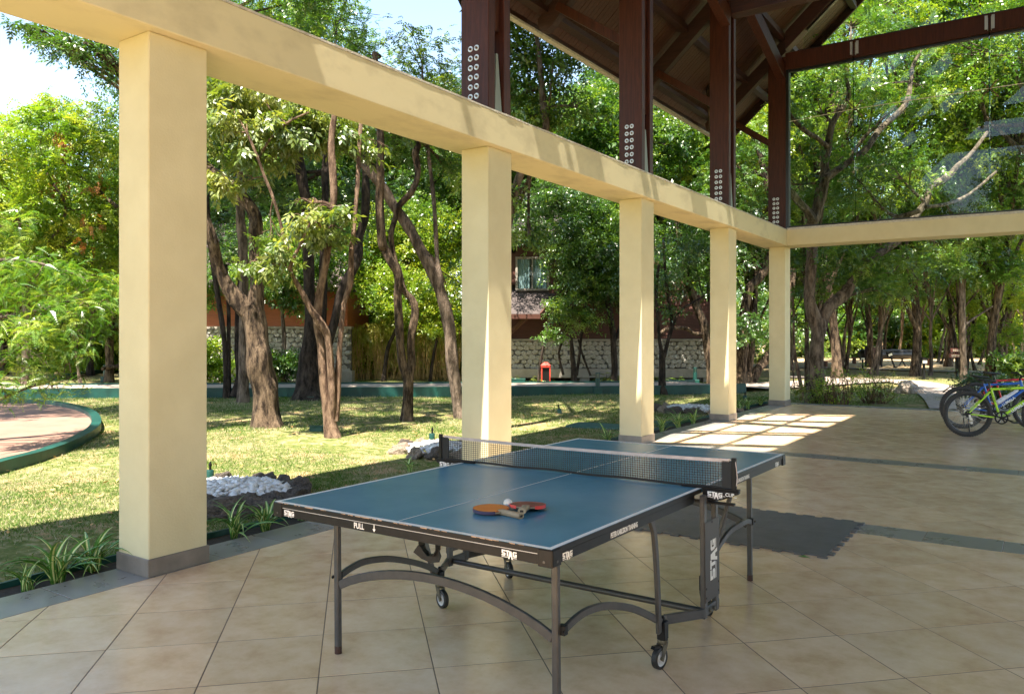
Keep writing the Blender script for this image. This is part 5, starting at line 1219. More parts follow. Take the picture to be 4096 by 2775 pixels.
def sign(r, k):
    MB().box(-.025, .025, -.025, .025, 0, 74 * k).build('pole', 'black', r)
    for z, dx in ((62, 1), (50, -2)):
        b = MB().poly([((-17 + dx) * k, z * k), ((13 + dx) * k, z * k), ((17 + dx) * k, (z + 4) * k), ((13 + dx) * k, (z + 9) * k), ((-17 + dx) * k, (z + 9) * k)], .03, .055, T=Matrix.Rotation(pi / 2, 4, 'X')).build('board', 'signm', r)
        w = MB(); g = random.Random(z)
        for row in (2, 5):
            x = -12
            while x < 8: l = g.uniform(1.5, 4); w.box((x + dx) * k, (x + l + dx) * k, -.0575, -.0555, (z + row) * k, (z + row + 1.4) * k); x += l + 1.2
        w.build('lettering', 'lampw', b)
stand('signpost', 2171, 861, sign, 'dark red signpost with two direction boards before a straight trunk', 'sign')

# ---------------------------------------------------------------- trees with traced trunks
def vtree(name, label, paths, lobes, bark, leaf, kind, sc=1.0, group=None, D=None, seed=0, droop=.1, rough=.22, n=10, cat='tree', twigs=True, extra=None):
    v0 = paths[0][1][0]; base = gb(v0[0], v0[1]) if D is None else at(v0[0], v0[1], D)
    base.z = gh(base.x, base.y) - .05
    D0 = depth(base); r = empty(name, base, label=label, cat=cat, group=group); k = D0 / 1800.4; P_ = []
    for i, (dD, pts) in enumerate(paths):
        q = []
        for j, (vx, vy, rv) in enumerate(pts):
            d = D0 + dD * (j / max(1, len(pts) - 1)) ** 1.2 + (.05 * noise.noise(Vector((i * 3.1, j * 1.7, seed))) * D0 * .12 if j and i else 0)
            p = at(vx, vy, d)
            if i == 0 and j == 0: p = base.copy()
            q.append((p, rv * k))
        P_.append(q)
    g = random.Random(seed + 5); L = []
    for (vx, vy, dD, rx, rz, ry, cnt) in lobes:
        c = at(vx, vy, D0 + dD); L.append((c.x, c.y, c.z, rx * k, ry, rz * k, cnt))
    tips = [(p, rr) for q in P_ for p, rr in q[len(q) // 2:]]
    if twigs and tips:                          # limbs reaching into each lobe, with side twigs
        for (x, y, z, rx, ry, rz, cnt) in L:
            c = Vector((x, y, z)); s, sr = min(tips, key=lambda t: (t[0] - c).length); ln = (c - s).length
            r0 = min(sr * .6, .03 + ln * .012); mid = s.lerp(c, .5) + Vector((g.uniform(-.2, .2), g.uniform(-.2, .2), g.uniform(0, .25))) * ln * .4
            P_.append([(s, r0), (mid, r0 * .7), (c, r0 * .35)])
            for _ in range(5):
                e = c + Vector((g.uniform(-1, 1) * rx, g.uniform(-1, 1) * ry, g.uniform(-.7, .8) * rz)) * .85; m2 = c.lerp(e, .5) + Vector((0, 0, .08)); P_.append([(mid.lerp(c, g.random()), r0 * .38), (m2, r0 * .25), (e, .006)])
    loc = [[(p - base, rr) for p, rr in q] for q in P_]
    trunk_mb(loc, n, 4, rough).build('trunk', bark, r, smooth=True)
    if L:
        me = leaves('crown', [(x - base.x, y - base.y, z - base.z, a, b, c, m_) for x, y, z, a, b, c, m_ in L], kind, leaf, sc, droop, seed); put('crown', me, r)
    if extra: extra(r, base, k)
    return r
def sx(L, m): return [(a, b, c, d, e, f, int(g_ * m)) for a, b, c, d, e, f, g_ in L]
TG = 'trees on the lawn'
# big dark fork behind the nearest column
vtree('tree', 'thick dark forked tree on the lawn just right of the nearest column',
    [(0, [(612, 968, 30), (604, 905, 28), (596, 860, 28), (587, 798, 27), (578, 740, 26), (566, 695, 24)]),
     (.8, [(574, 715, 20), (583, 655, 17), (582, 596, 16), (580, 540, 15), (580, 495, 15), (561, 460, 15), (534, 431, 14), (507, 409, 13), (480, 388, 12), (420, 330, 12), (340, 240, 11), (275, 170, 11), (240, 118, 10), (200, 60, 8)]),
     (-.6, [(560, 705, 20), (538, 680, 18), (511, 638, 14), (493, 598, 12), (482, 545, 12), (460, 480, 11), (430, 400, 10), (390, 300, 9)])],
    [(120, 85, -2, 55, 18, .5, 70), (190, 95, -2, 50, 28, .5, 100), (235, 130, -2, 30, 40, .5, 60), (160, 120, -2.3, 50, 20, .4, 50), (80, 75, -2.2, 45, 14, .4, 34), (350, 60, 0, 80, 60, 1, 120), (500, 250, .5, 70, 60, 1, 200)],
    'bark_a', 'leaf_d', 'pinnate', .95, TG, seed=1, rough=.35, n=14)
big_g = [(520, 215, 1.0, 55, 26, .8, 190), (600, 225, .6, 60, 26, .8, 210), (680, 255, .6, 60, 28, .8, 210), (760, 285, .8, 50, 24, .7, 170), (540, 270, .2, 60, 26, .7, 170), (640, 300, .3, 60, 22, .7, 150), (500, 320, 1, 40, 40, .7, 130), (700, 320, .5, 55, 20, .6, 120), (820, 325, .6, 40, 18, .5, 70), (590, 360, .2, 40, 22, .5, 80), (560, 410, .2, 36, 16, .5, 60), (690, 500, -.2, 45, 14, .4, 60), (755, 480, -.2, 30, 12, .4, 36), (730, 520, -.2, 50, 14, .4, 60), (620, 540, -.1, 22, 12, .3, 26), (650, 570, -.3, 30, 12, .3, 36), (590, 600, -.3, 34, 12, .3, 40), (700, 460, 0, 40, 12, .3, 30), (640, 610, -.3, 22, 10, .3, 20)]
vtree('tree', 'slim pinkish barked tree with three leaning stems and large drooping grey green leaves',
    [(0, [(758, 993, 16), (747, 945, 13), (737, 885, 11), (730, 798, 9), (720, 740, 9), (721, 697, 9), (728, 650, 9), (739, 596, 9), (746, 549, 8), (756, 468, 8), (755, 388, 8), (752, 321, 8), (760, 250, 6)]),
     (-.5, [(755, 960, 9), (753, 900, 8), (752, 855, 8), (744, 769, 8), (728, 735, 9), (707, 705, 7), (685, 662, 6), (664, 625, 5), (660, 600, 4.5), (690, 540, 3.5), (705, 505, 3)]),
     (.4, [(762, 955, 8), (766, 900, 7), (767, 855, 7), (772, 769, 6), (780, 690, 6), (795, 640, 7), (797, 567, 6), (803, 522, 5), (811, 415, 5), (816, 321, 5), (822, 240, 4)]),
     (-.4, [(664, 625, 5), (650, 590, 4), (640, 520, 4), (620, 450, 3.5), (600, 400, 3.5), (585, 360, 3), (560, 300, 3)]), (-.3, [(585, 365, 3), (610, 320, 3), (650, 280, 2.5), (700, 255, 2)])],
    sx(big_g, 1.3), 'bark_b', 'leaf_g', 'broad', .86, TG, seed=2, droop=.45, n=12)
vtree('tree', 'very dark tree of several trunks rising from a burled base near the path',
    [(0, [(703, 908, 34), (700, 880, 27), (699, 850, 26), (700, 826, 22), (704, 740, 14), (702, 653, 13), (699, 567, 13), (695, 468, 12), (682, 388, 12), (675, 320, 10), (668, 200, 9)]),
     (.6, [(715, 885, 14), (724, 840, 12), (756, 740, 10), (780, 653, 12), (811, 584, 11), (814, 540, 10), (827, 495, 10), (830, 415, 9), (826, 350, 8), (815, 250, 7)]),
     (1, [(712, 860, 12), (730, 740, 10), (733, 625, 9), (733, 549, 8), (738, 468, 8), (738, 388, 8), (742, 300, 6), (745, 150, 5)])],
    [(640, 430, 1.5, 55, 60, 1.2, 260), (740, 430, 2, 60, 60, 1.2, 280), (800, 480, 2, 60, 50, 1.2, 240), (860, 420, 2, 60, 60, 1.2, 240), (700, 350, 2, 70, 50, 1.2, 240), (560, 480, 3, 60, 60, 1.2, 240), (650, 200, 2, 90, 60, 1.5, 260), (780, 160, 2, 90, 60, 1.5, 260), (600, 80, 2, 90, 70, 1.5, 280), (760, 40, 2, 90, 60, 1.5, 280)],
    'bark_c', 'leaf_d', 'pinnate', 1.15, TG, seed=3, n=12)
vtree('tree', 'forked tree of medium thickness standing centrally between second column and slim tree',
    [(0, [(924, 955, 13), (926, 913, 12), (926, 855, 12), (922, 842, 12)]),
     (-.3, [(925, 860, 10), (912, 815, 9.5), (906, 755, 9.5), (902, 682, 9.5), (903, 625, 10), (888, 596, 10), (874, 567, 10), (867, 549, 10), (861, 468, 10), (863, 388, 9), (863, 320, 8), (860, 240, 7), (850, 120, 6)]),
     (.4, [(928, 855, 9), (934, 826, 9), (932, 769, 9), (941, 715, 9), (937, 684, 9), (917, 658, 7), (905, 610, 6), (896, 589, 6), (887, 535, 6), (897, 495, 6.5), (905, 468, 7), (937, 431, 7), (948, 388, 7), (942, 348, 8), (953, 320, 7), (970, 240, 6)])],
    [(950, 330, 1, 60, 40, 1, 160), (1010, 380, 1.5, 40, 40, 1, 150), (880, 280, 1, 60, 36, 1, 150), (840, 140, 1, 80, 60, 1.2, 220), (960, 120, 1.2, 80, 60, 1.2, 220), (1000, 220, 1.2, 50, 50, 1, 140)],
    'bark_a', 'leaf_m', 'pinnate', .95, TG, seed=4, n=12)
vtree('tree', 'tree leaning far to the left with a thin upright side stem, at the second column',
    [(0, [(1046, 950, 12), (1040, 920, 12), (1034, 884, 13), (1027, 826, 14), (1018, 740, 14), (1001, 668, 13), (978, 610, 14), (955, 567, 13), (931, 522, 12), (894, 468, 11), (872, 431, 11), (835, 383, 12), (803, 345, 11), (776, 302, 9), (750, 250, 8)]),
     (.3, [(1003, 665, 8), (993, 600, 6), (991, 570, 5), (987, 495, 5), (983, 442, 5), (975, 375, 4.5), (969, 326, 4.5), (960, 260, 4)])],
    [(1000, 300, 0, 50, 36, .8, 100), (900, 320, .6, 60, 30, .8, 90), (1010, 640, 1.2, 26, 60, .5, 50)], 'bark_d', 'leaf_m', 'pinnate', .9, TG, seed=5, n=12)
vtree('tree', 'cluster of thin bare stems in front of the path kerb, left of the thick fork',
    [(0, [(513, 903, 6), (511, 798, 5.5), (500, 711, 6), (485, 610, 6), (478, 560, 5), (470, 450, 5)]), (.2, [(520, 900, 5), (519, 800, 4.5), (518, 682, 4.5), (512, 600, 4)]), (.3, [(532, 900, 10), (543, 855, 9), (540, 798, 8), (540, 705, 7), (545, 600, 7), (550, 480, 6)])],
    [(500, 420, 1, 50, 50, 1, 160), (560, 380, 1, 60, 50, 1, 160), (490, 560, 2, 30, 60, .8, 70)], 'bark_c', 'leaf_d', 'pinnate', 1, TG, seed=6)
vtree('tree', 'grey straight trunk half hidden behind the thick dark fork',
    [(0, [(553, 880, 12), (553, 760, 11), (553, 603, 11), (546, 500, 10), (545, 420, 9), (550, 300, 8)])],
    [(560, 330, 1, 60, 50, 1.2, 200), (600, 440, 1, 50, 50, 1, 160), (480, 280, 1, 60, 50, 1.2, 200)], 'bark_d', 'leaf_d', 'pinnate', 1.05, TG, seed=7, D=19)
vtree('tree', 'grey barked tree rising behind the second column and above the yellow beam',
    [(0, [(1125, 925, 12), (1128, 780, 11), (1138, 600, 11), (1152, 510, 10), (1176, 406, 9), (1212, 335, 9), (1238, 290, 8), (1234, 247, 9), (1229, 198, 7), (1224, 140, 6), (1215, 60, 5)]), (.2, [(1236, 285, 4), (1246, 240, 3.5), (1250, 190, 3), (1254, 140, 2.5)])],
    [(1190, 140, .5, 40, 40, .9, 220), (1235, 105, .5, 36, 30, .8, 150), (1180, 220, .5, 40, 40, .9, 200), (1270, 195, .3, 26, 18, .5, 50), (1205, 275, .5, 40, 24, .8, 140), (1290, 150, 0, 24, 16, .5, 50), (1180, 60, .5, 40, 40, 1, 200), (1265, 260, .3, 28, 14, .5, 50), (1310, 245, 0, 22, 14, .4, 26), (1080, 380, .5, 30, 60, .8, 120), (1180, 470, .5, 36, 30, .8, 100), (1200, 530, .5, 40, 24, .7, 80)], 'bark_d', 'leaf_m', 'small', 1.6, TG, seed=8)
vtree('tree', 'dense domed bright green tree beyond the timber house roof',
    [(0, [(1345, 850, 9), (1345, 700, 8), (1350, 560, 8), (1360, 400, 7), (1362, 300, 6)])],
    [(1372, 235, 0, 40, 40, 1.6, 420), (1330, 320, 0, 44, 50, 1.8, 460), (1390, 330, 0, 50, 60, 1.8, 460), (1310, 400, 0, 40, 50, 1.6, 380), (1345, 270, -1, 36, 40, 1.4, 320), (1520, 330, 0, 50, 60, 1.8, 380), (1560, 300, 0, 50, 40, 1.6, 320), (1450, 400, 0, 60, 60, 1.8, 420), (1500, 250, 1, 40, 40, 1.5, 260)], 'bark_c', 'leaf_m', 'small', 2.1, seed=9, D=28, droop=.1)
vtree('tree', 'many stemmed small tree in front of the rubble stone wall with a bright round clump',
    [(0, [(1304, 857, 8), (1300, 820, 6), (1296, 770, 4), (1290, 710, 3), (1286, 640, 3)]), (-.4, [(1221, 868, 3.5), (1228, 810, 3.2), (1244, 741, 3), (1254, 700, 3), (1266, 670, 2.5), (1290, 640, 2), (1320, 600, 2)]), (.2, [(1308, 852, 4), (1315, 800, 3.2), (1320, 750, 3), (1330, 680, 2.5)]), (.2, [(1278, 850, 3), (1268, 800, 2.6), (1282, 760, 2.4), (1290, 700, 2)]), (.3, [(1340, 852, 2.6), (1322, 806, 2.4), (1312, 770, 2)])],
    [(1300, 700, -.6, 48, 30, .8, 240), (1270, 740, -.8, 30, 22, .5, 90), (1330, 730, -.5, 24, 24, .5, 90), (1250, 705, -.8, 24, 14, .4, 50), (1330, 600, 0, 60, 55, 1.2, 420), (1380, 640, 0, 34, 44, 1, 260), (1270, 560, .2, 50, 50, 1, 230), (1350, 520, .2, 60, 50, 1.2, 320), (1385, 560, 0, 30, 60, 1, 220), (1310, 480, .4, 60, 40, 1.2, 220)], 'bark_c', 'leaf_m', 'small', 1.25, seed=10, droop=.1, n=7)
vtree('tree', 'thin forked tree seen between third and fourth column beside the path kerb',
    [(0, [(1504, 895, 10), (1502, 850, 8), (1503, 800, 7)]), (0, [(1503, 805, 5), (1496, 770, 4), (1491, 700, 4), (1489, 655, 4), (1495, 600, 3)]), (.2, [(1506, 810, 5), (1516, 770, 4.5), (1524, 727, 4), (1515, 669, 4), (1509, 611, 3), (1505, 540, 3)]), (.2, [(1516, 775, 3.5), (1538, 712, 3.2), (1567, 689, 2.5), (1600, 670, 2)])],
    [(1505, 610, 0, 30, 60, .8, 120), (1520, 700, 0, 18, 24, .4, 26), (1550, 560, .5, 40, 60, 1, 180)], 'bark_c', 'leaf_d', 'small', 1.4, TG, seed=11, n=8)
vtree('tree', 'dark leaning tree with a pale horizontal limb behind the fourth column',
    [(0, [(1618, 868, 12), (1612, 828, 11), (1598, 741, 10), (1584, 706, 9), (1561, 640, 8), (1545, 560, 7), (1530, 450, 6)]), (-.5, [(1598, 758, 5), (1573, 756, 4.5), (1560, 746, 4.5), (1544, 744, 4.5), (1520, 745, 4), (1509, 748, 4), (1492, 762, 3.5)])],
    [(1580, 560, 0, 50, 60, 1.4, 380), (1560, 470, 0, 60, 50, 1.4, 320), (1640, 470, 0, 50, 60, 1.4, 260), (1590, 640, .5, 40, 40, 1, 160)], 'bark_a', 'leaf_d', 'pinnate', 1.2, TG, seed=12)
vtree('tree', 'group of dark trunks, one leaning right, between fourth and corner column',
    [(0, [(1683, 872, 13), (1682, 800, 12), (1688, 720, 11), (1700, 655, 10), (1722, 630, 10), (1740, 600, 9), (1760, 520, 8), (1735, 400, 7), (1710, 310, 6), (1670, 285, 5)]), (.6, [(1703, 872, 11), (1718, 840, 11), (1730, 826, 10), (1745, 806, 9), (1765, 770, 8), (1790, 700, 8), (1800, 610, 7)]), (.5, [(1696, 868, 8), (1705, 800, 7), (1712, 700, 6), (1715, 600, 5)])],
    [(1700, 740, -.5, 40, 44, 1, 280), (1690, 600, 0, 44, 60, 1.2, 300), (1710, 500, 0, 50, 60, 1.4, 300), (1690, 400, 0, 50, 60, 1.4, 300), (1720, 320, 0, 40, 50, 1.2, 240), (1640, 380, 0, 40, 60, 1.2, 240)], 'bark_a', 'leaf_d', 'pinnate', 1.25, TG, seed=13)
R13 = [(1850, 560, .6, 90, 40, 1.4, 300), (1950, 600, 1, 90, 44, 1.5, 360), (2060, 620, 1, 90, 50, 1.5, 380), (1800, 420, .6, 40, 70, 1.2, 260), (1840, 250, .6, 60, 70, 1.4, 300), (1900, 380, 1, 60, 60, 1.4, 300), (1960, 440, 1, 70, 50, 1.4, 300), (1980, 200, 1, 60, 50, 1.4, 220), (2040, 400, 1, 70, 50, 1.4, 320), (1880, 150, 1, 60, 50, 1.4, 240), (2130, 560, 1, 70, 50, 1.4, 320), (1930, 60, 1, 80, 50, 1.5, 300), (2060, 60, 1, 90, 50, 1.5, 320), (2080, 200, 1, 50, 30, 1.2, 130), (1950, 660, .5, 100, 36, 1.4, 220), (1830, 640, 1, 40, 30, 1, 100)]
vtree('tree', 'large rough barked tree with a low right limb just beyond the corner column',
    [(0, [(1850, 915, 19), (1851, 873, 17), (1853, 793, 15), (1856, 746, 16), (1852, 725, 15)]),
     (.4, [(1853, 745, 14), (1840, 698, 14), (1836, 666, 12), (1840, 619, 11), (1842, 563, 11), (1842, 513, 11), (1846, 497, 12), (1850, 490, 13), (1858, 457, 13), (1868, 416, 12), (1872, 397, 11), (1872, 370, 10), (1878, 332, 9), (1889, 280, 7), (1915, 240, 6), (1926, 212, 5), (1920, 171, 4.5), (1926, 137, 4), (1930, 80, 3)]),
     (-.6, [(1845, 500, 9), (1833, 480, 9), (1819, 465, 9), (1800, 443, 8), (1775, 420, 7), (1740, 380, 6)]),
     (1.2, [(1872, 405, 8), (1922, 370, 7.5), (1964, 339, 7), (1998, 291, 7), (2053, 240, 6), (2066, 185, 4.5), (2073, 144, 4), (2110, 90, 3)]),
     (-.8, [(1878, 332, 5), (1850, 312, 5), (1827, 298, 5), (1800, 270, 4), (1780, 240, 3)]),
     (2.2, [(1860, 750, 12), (1876, 703, 12), (1908, 674, 12), (1935, 639, 10), (1971, 595, 10), (2011, 563, 9), (2035, 547, 8), (2070, 500, 8), (2099, 460, 8), (2111, 426, 8), (2137, 409, 8), (2155, 397, 7), (2169, 380, 6), (2203, 349, 5), (2240, 300, 4)]),
     (.6, [(2085, 478, 5), (2060, 486, 5), (2032, 490, 4.5), (1998, 470, 4), (1960, 420, 3)]), (1.5, [(2100, 470, 4), (2150, 462, 4), (2200, 440, 3.5), (2260, 390, 3)])],
    sx(R13, .72), 'bark_d', 'leaf_m', 'pinnate', 1.15, seed=14, n=14, rough=.4)
vtree('tree', 'thin reddish upright stem touching the rough barked tree', [(0, [(1829, 905, 6), (1830, 820, 5), (1830, 714, 5), (1826, 600, 4), (1820, 480, 3), (1822, 400, 3)])], [(1812, 690, 0, 14, 30, .4, 20), (1815, 520, 0, 20, 40, .5, 40)], 'bark_a', 'leaf_m', 'pinnate', 1, seed=15, n=7)
vtree('tree', 'crooked pale orange sapling at the foot of the rough barked tree', [(0, [(1820, 906, 5), (1818, 880, 4.5), (1808, 830, 4), (1801, 790, 3.5), (1800, 706, 3), (1797, 640, 2.5)])], [(1808, 720, 0, 12, 24, .3, 14), (1803, 880, -1, 24, 8, .4, 14)], 'bark_b', 'leaf_g', 'broad', 1, seed=16, n=7)
vtree('tree', 'straight slender trunk behind the signpost', [(0, [(2187, 862, 8), (2185, 802, 7), (2183, 680, 7), (2182, 587, 6), (2178, 480, 5), (2180, 350, 4)]), (.4, [(2184, 740, 3), (2220, 715, 2.5), (2260, 690, 2)])], [(2180, 560, 0, 70, 40, 1.6, 320), (2240, 600, 0, 60, 40, 1.6, 300), (2180, 440, 0, 80, 60, 1.8, 420), (2240, 320, 0, 80, 60, 1.8, 420), (2150, 250, 0, 60, 50, 1.8, 300), (2280, 480, 0, 70, 60, 1.8, 380), (2200, 150, 0, 80, 50, 1.8, 340), (2290, 200, 0, 60, 60, 1.8, 300)], 'bark_d', 'leaf_m', 'pinnate', 1.7, seed=17)
vtree('tree', 'slanting forked tree at the right image edge behind the bicycles', [(0, [(2303, 850, 9), (2292, 830, 8), (2276, 809, 7), (2259, 766, 6)]), (0, [(2262, 772, 5), (2256, 740, 4.5), (2240, 710, 4), (2226, 682, 3.5), (2220, 640, 3)]), (.3, [(2262, 765, 4.5), (2271, 741, 4), (2286, 695, 3.5), (2300, 640, 3)])], [(2230, 690, 0, 60, 20, 1.2, 160), (2290, 660, 0, 50, 40, 1.4, 260), (2300, 760, 0, 36, 30, 1, 160), (2250, 760, -.5, 50, 22, 1, 120), (2320, 820, 0, 34, 30, 1, 160)], 'bark_a', 'leaf_y', 'pinnate', 1.5, seed=18)
# high crowns over the lawn: they dapple the grass, court and trunks
def high(label, X, D, zc, R, n, seed, leaf='leaf_m', th=.14):
    b = cw(X, D); b.z = gh(b.x, b.y) - .05; r = empty('tree', b, label=label, cat='tree', group='tall trees whose crowns are above the picture'); g = random.Random(seed); L = []; P_ = []
    m = Vector((g.uniform(-.4, .4), g.uniform(-.4, .4), zc * .72)); P_.append([(Vector((0, 0, 0)), th), (m * .5 + Vector((.15, 0, 0)), th * .85), (m, th * .7)])
    for i in range(9):
        a = g.uniform(0, 6.3); q = R * sqrt(g.random()); c = Vector((q * cos(a), q * sin(a), zc + g.uniform(-.6, 1.6))); L.append((*c, R * .36, R * .36, .8, n / 9)); P_.append([(m, th * .5), (m.lerp(c, .5) + Vector((0, 0, .3)), th * .3), (c, .02)])
    trunk_mb(P_, 9, 4, .3).build('trunk', 'bark_a', r, smooth=True); put('crown', leaves('crown', L, 'pinnate', leaf, 1.35, .1, seed), r); return r
for i, (X, D, zc, R, n) in enumerate([]): pass
def canopy(r_label_pts):
    for i, (vx, D, zc, R, n) in enumerate(r_label_pts):
        X = uX(vx, D); high('tall tree with its crown above the picture, trunk %s' % ['hidden by the nearest column', 'behind the nearest column, farther', 'behind the second column', 'hidden behind the third column', 'hidden behind the fourth column', 'further left of the picture', 'hidden low behind the nearest column', 'hidden by the second column further off'][i], X, D, zc, R, n, 300 + i)
canopy([(370, 14, 10.2, 3.4, 4200), (330, 16, 9.8, 3.4, 3200), (1100, 13.5, 9.8, 3.2, 3800), (1445, 17.5, 9.8, 2.8, 2800), (1640, 17, 10, 2.4, 2000), (-230, 14.5, 9.0, 3.0, 2600), (375, 19, 11.2, 3.8, 4600), (1100, 18.5, 11.4, 3.8, 4600)])
# left of the nearest column
vtree('tree', 'sunny yellow green tree with crooked pale limbs left of the nearest column',
    [(0, [(57, 845, 9), (58, 760, 8), (60, 690, 8), (56, 640, 8)]), (.6, [(57, 650, 6), (90, 600, 5), (140, 555, 4.5), (200, 500, 4), (250, 470, 3)]), (-.4, [(56, 640, 6), (50, 560, 5), (40, 480, 4.5), (10, 420, 4), (-20, 370, 3)]), (-.5, [(60, 600, 4.5), (120, 540, 4), (150, 470, 3.5), (110, 400, 3), (90, 330, 2)]), (.2, [(265, 470, 5), (220, 430, 4), (170, 390, 3), (120, 350, 2)])],
    [(60, 300, 0, 60, 34, 1.4, 230), (140, 290, 0, 50, 30, 1.4, 180), (210, 310, 0, 50, 40, 1.4, 200), (30, 360, 0, 60, 40, 1.5, 240), (120, 360, -.5, 60, 44, 1.5, 230), (220, 380, 0, 50, 50, 1.5, 240), (225, 255, 0, 24, 16, .5, 40), (60, 450, 0, 70, 44, 1.5, 400), (170, 480, 0, 60, 44, 1.5, 380), (250, 500, .3, 40, 60, 1.3, 340), (120, 560, .5, 80, 44, 1.5, 420), (230, 610, .5, 50, 50, 1.3, 360), (20, 540, .4, 60, 50, 1.4, 360), (130, 235, 0, 18, 14, .5, 36), (165, 640, 1, 60, 40, 1.2, 240)],
    'bark_d', 'leaf_y', 'pinnate', 1.5, seed=19, D=22)
def dead(r, base, k):
    L = [(at(150, 315, 21.5), 30), (at(110, 425, 21.5), 26), (at(200, 520, 21.5), 24), (at(215, 400, 21.6), 16)]
    put('dry_leaves', leaves('dry_leaves', [(p.x - base.x, p.y - base.y, p.z - base.z, .28, .25, .35, n_) for p, n_ in L], 'pinnate', 'leaf_r', 1.1, .8, 77), r)
vtree('tree', 'trunk with a cut side limb behind the green light, left of the nearest column',
    [(0, [(248, 868, 10), (249, 820, 9), (249, 770, 9), (256, 720, 8), (270, 660, 7), (275, 600, 6)]), (-.3, [(270, 830, 5), (240, 834, 4.5), (232, 838, 4)])],
    [(255, 690, 0, 44, 40, 1.2, 300), (220, 720, 0, 30, 26, .8, 140), (260, 760, 0, 24, 24, .6, 70)], 'bark_a', 'leaf_m', 'pinnate', 1.4, seed=20, extra=dead)
CF = [(40, 590, .6, 50, 26, .5, 110), (120, 610, .5, 50, 24, .5, 110), (200, 640, .5, 44, 24, .5, 110), (60, 660, .3, 60, 26, .5, 120), (150, 690, .2, 50, 24, .5, 110), (215, 700, .2, 36, 24, .5, 90), (30, 730, 0, 44, 26, .5, 90), (100, 750, -.1, 50, 24, .5, 90), (160, 770, 0, 36, 26, .4, 70), (20, 800, -.2, 40, 24, .4, 70), (80, 820, -.1, 44, 20, .4, 56), (150, 830, .1, 24, 26, .4, 36), (40, 870, -.3, 40, 16, .4, 44), (10, 520, .6, 40, 36, .6, 100), (5, 900, -.4, 24, 12, .3, 20), (175, 870, .1, 12, 22, .3, 16), (120, 880, 0, 20, 14, .3, 18)]
vtree('tree', 'feathery bright green conifer boughs hanging in from the left edge over the court',
    [(0, [(-215, 1010, 22), (-190, 860, 20), (-150, 640, 17), (-120, 420, 12), (-110, 250, 8)]), (0, [(-150, 900, 7), (-40, 855, 5), (20, 810, 4.5), (60, 770, 4), (85, 735, 3), (100, 690, 2)]), (.2, [(-150, 960, 5), (0, 905, 4), (60, 880, 3), (110, 866, 2), (130, 850, 1.5)]), (.4, [(-150, 740, 7), (0, 720, 4), (90, 702, 3.5), (140, 690, 3), (175, 670, 2), (210, 650, 1.5)]), (.2, [(90, 702, 3), (130, 705, 2.2), (170, 712, 1.6), (200, 730, 1.2)]), (.6, [(-140, 620, 6), (0, 590, 4), (100, 600, 3), (190, 630, 2)])],
    sx(CF, 1.9), 'bark_d', 'leaf_c', 'frond', .68, seed=21, D=11.0, droop=.15)
vtree('tree', 'bright leafy young tree in front of the orange house wall, left of the burled tree', [(0, [(640, 858, 6), (645, 780, 5), (640, 700, 4), (650, 640, 3)])],
    [(640, 650, 0, 50, 30, 1, 420), (600, 620, 0, 40, 40, 1, 360), (670, 600, 0, 44, 40, 1, 360), (520, 600, 1, 50, 40, 1, 380), (560, 540, 1, 50, 40, 1.2, 380), (640, 540, 1, 50, 36, 1.2, 340), (720, 620, .6, 40, 50, 1, 300), (760, 560, .6, 40, 60, 1.2, 340), (480, 660, 1, 34, 40, 1, 240), (680, 690, 0, 30, 20, .6, 140)], 'bark_d', 'leaf_m', 'small', 1.6, seed=61)
vtree('tree', 'bushy bright tree over the bamboo hedge, left of the second column', [(0, [(870, 866, 5), (880, 790, 4.5), (900, 740, 4), (905, 660, 3)]), (.2, [(975, 866, 4), (985, 800, 3.5), (1000, 730, 3), (1010, 660, 2.5)])],
    [(850, 660, 0, 60, 36, 1.2, 420), (930, 640, 0, 60, 44, 1.2, 420), (1000, 650, 0, 44, 50, 1.2, 360), (860, 580, 1, 60, 44, 1.4, 380), (950, 560, 1, 60, 50, 1.4, 400), (1020, 540, 1, 40, 60, 1.4, 320), (900, 710, -.3, 60, 24, .8, 260), (1000, 730, -.3, 40, 30, .8, 220), (880, 500, 1, 60, 40, 1.2, 240)], 'bark_c', 'leaf_y', 'small', 1.5, seed=62)
vtree('tree', 'dense dark broad crowned tree hiding the upper part of the timber house', [(0, [(1395, 862, 8), (1392, 780, 7), (1380, 690, 7), (1350, 600, 6)]), (.2, [(1392, 780, 4), (1420, 700, 3), (1430, 640, 3)])],
    [(1290, 520, 0, 60, 36, 1.2, 460), (1370, 510, 0, 60, 44, 1.3, 520), (1400, 580, 0, 40, 50, 1.3, 440), (1340, 570, 0, 60, 44, 1.2, 520), (1390, 650, 0, 36, 40, 1, 360), (1330, 640, .2, 50, 34, 1, 380), (1285, 610, .4, 30, 30, .8, 170), (1220, 470, .6, 60, 36, 1.2, 330), (1190, 530, .6, 40, 26, 1, 170), (1460, 560, 0, 60, 60, 1.2, 420), (1540, 600, 0, 50, 50, 1.2, 340), (1500, 650, .3, 40, 40, 1, 220), (1250, 430, 0, 60, 30, 1, 260), (1330, 450, 0, 60, 30, 1, 300)], 'bark_c', 'leaf_d', 'small', 1.35, seed=63)
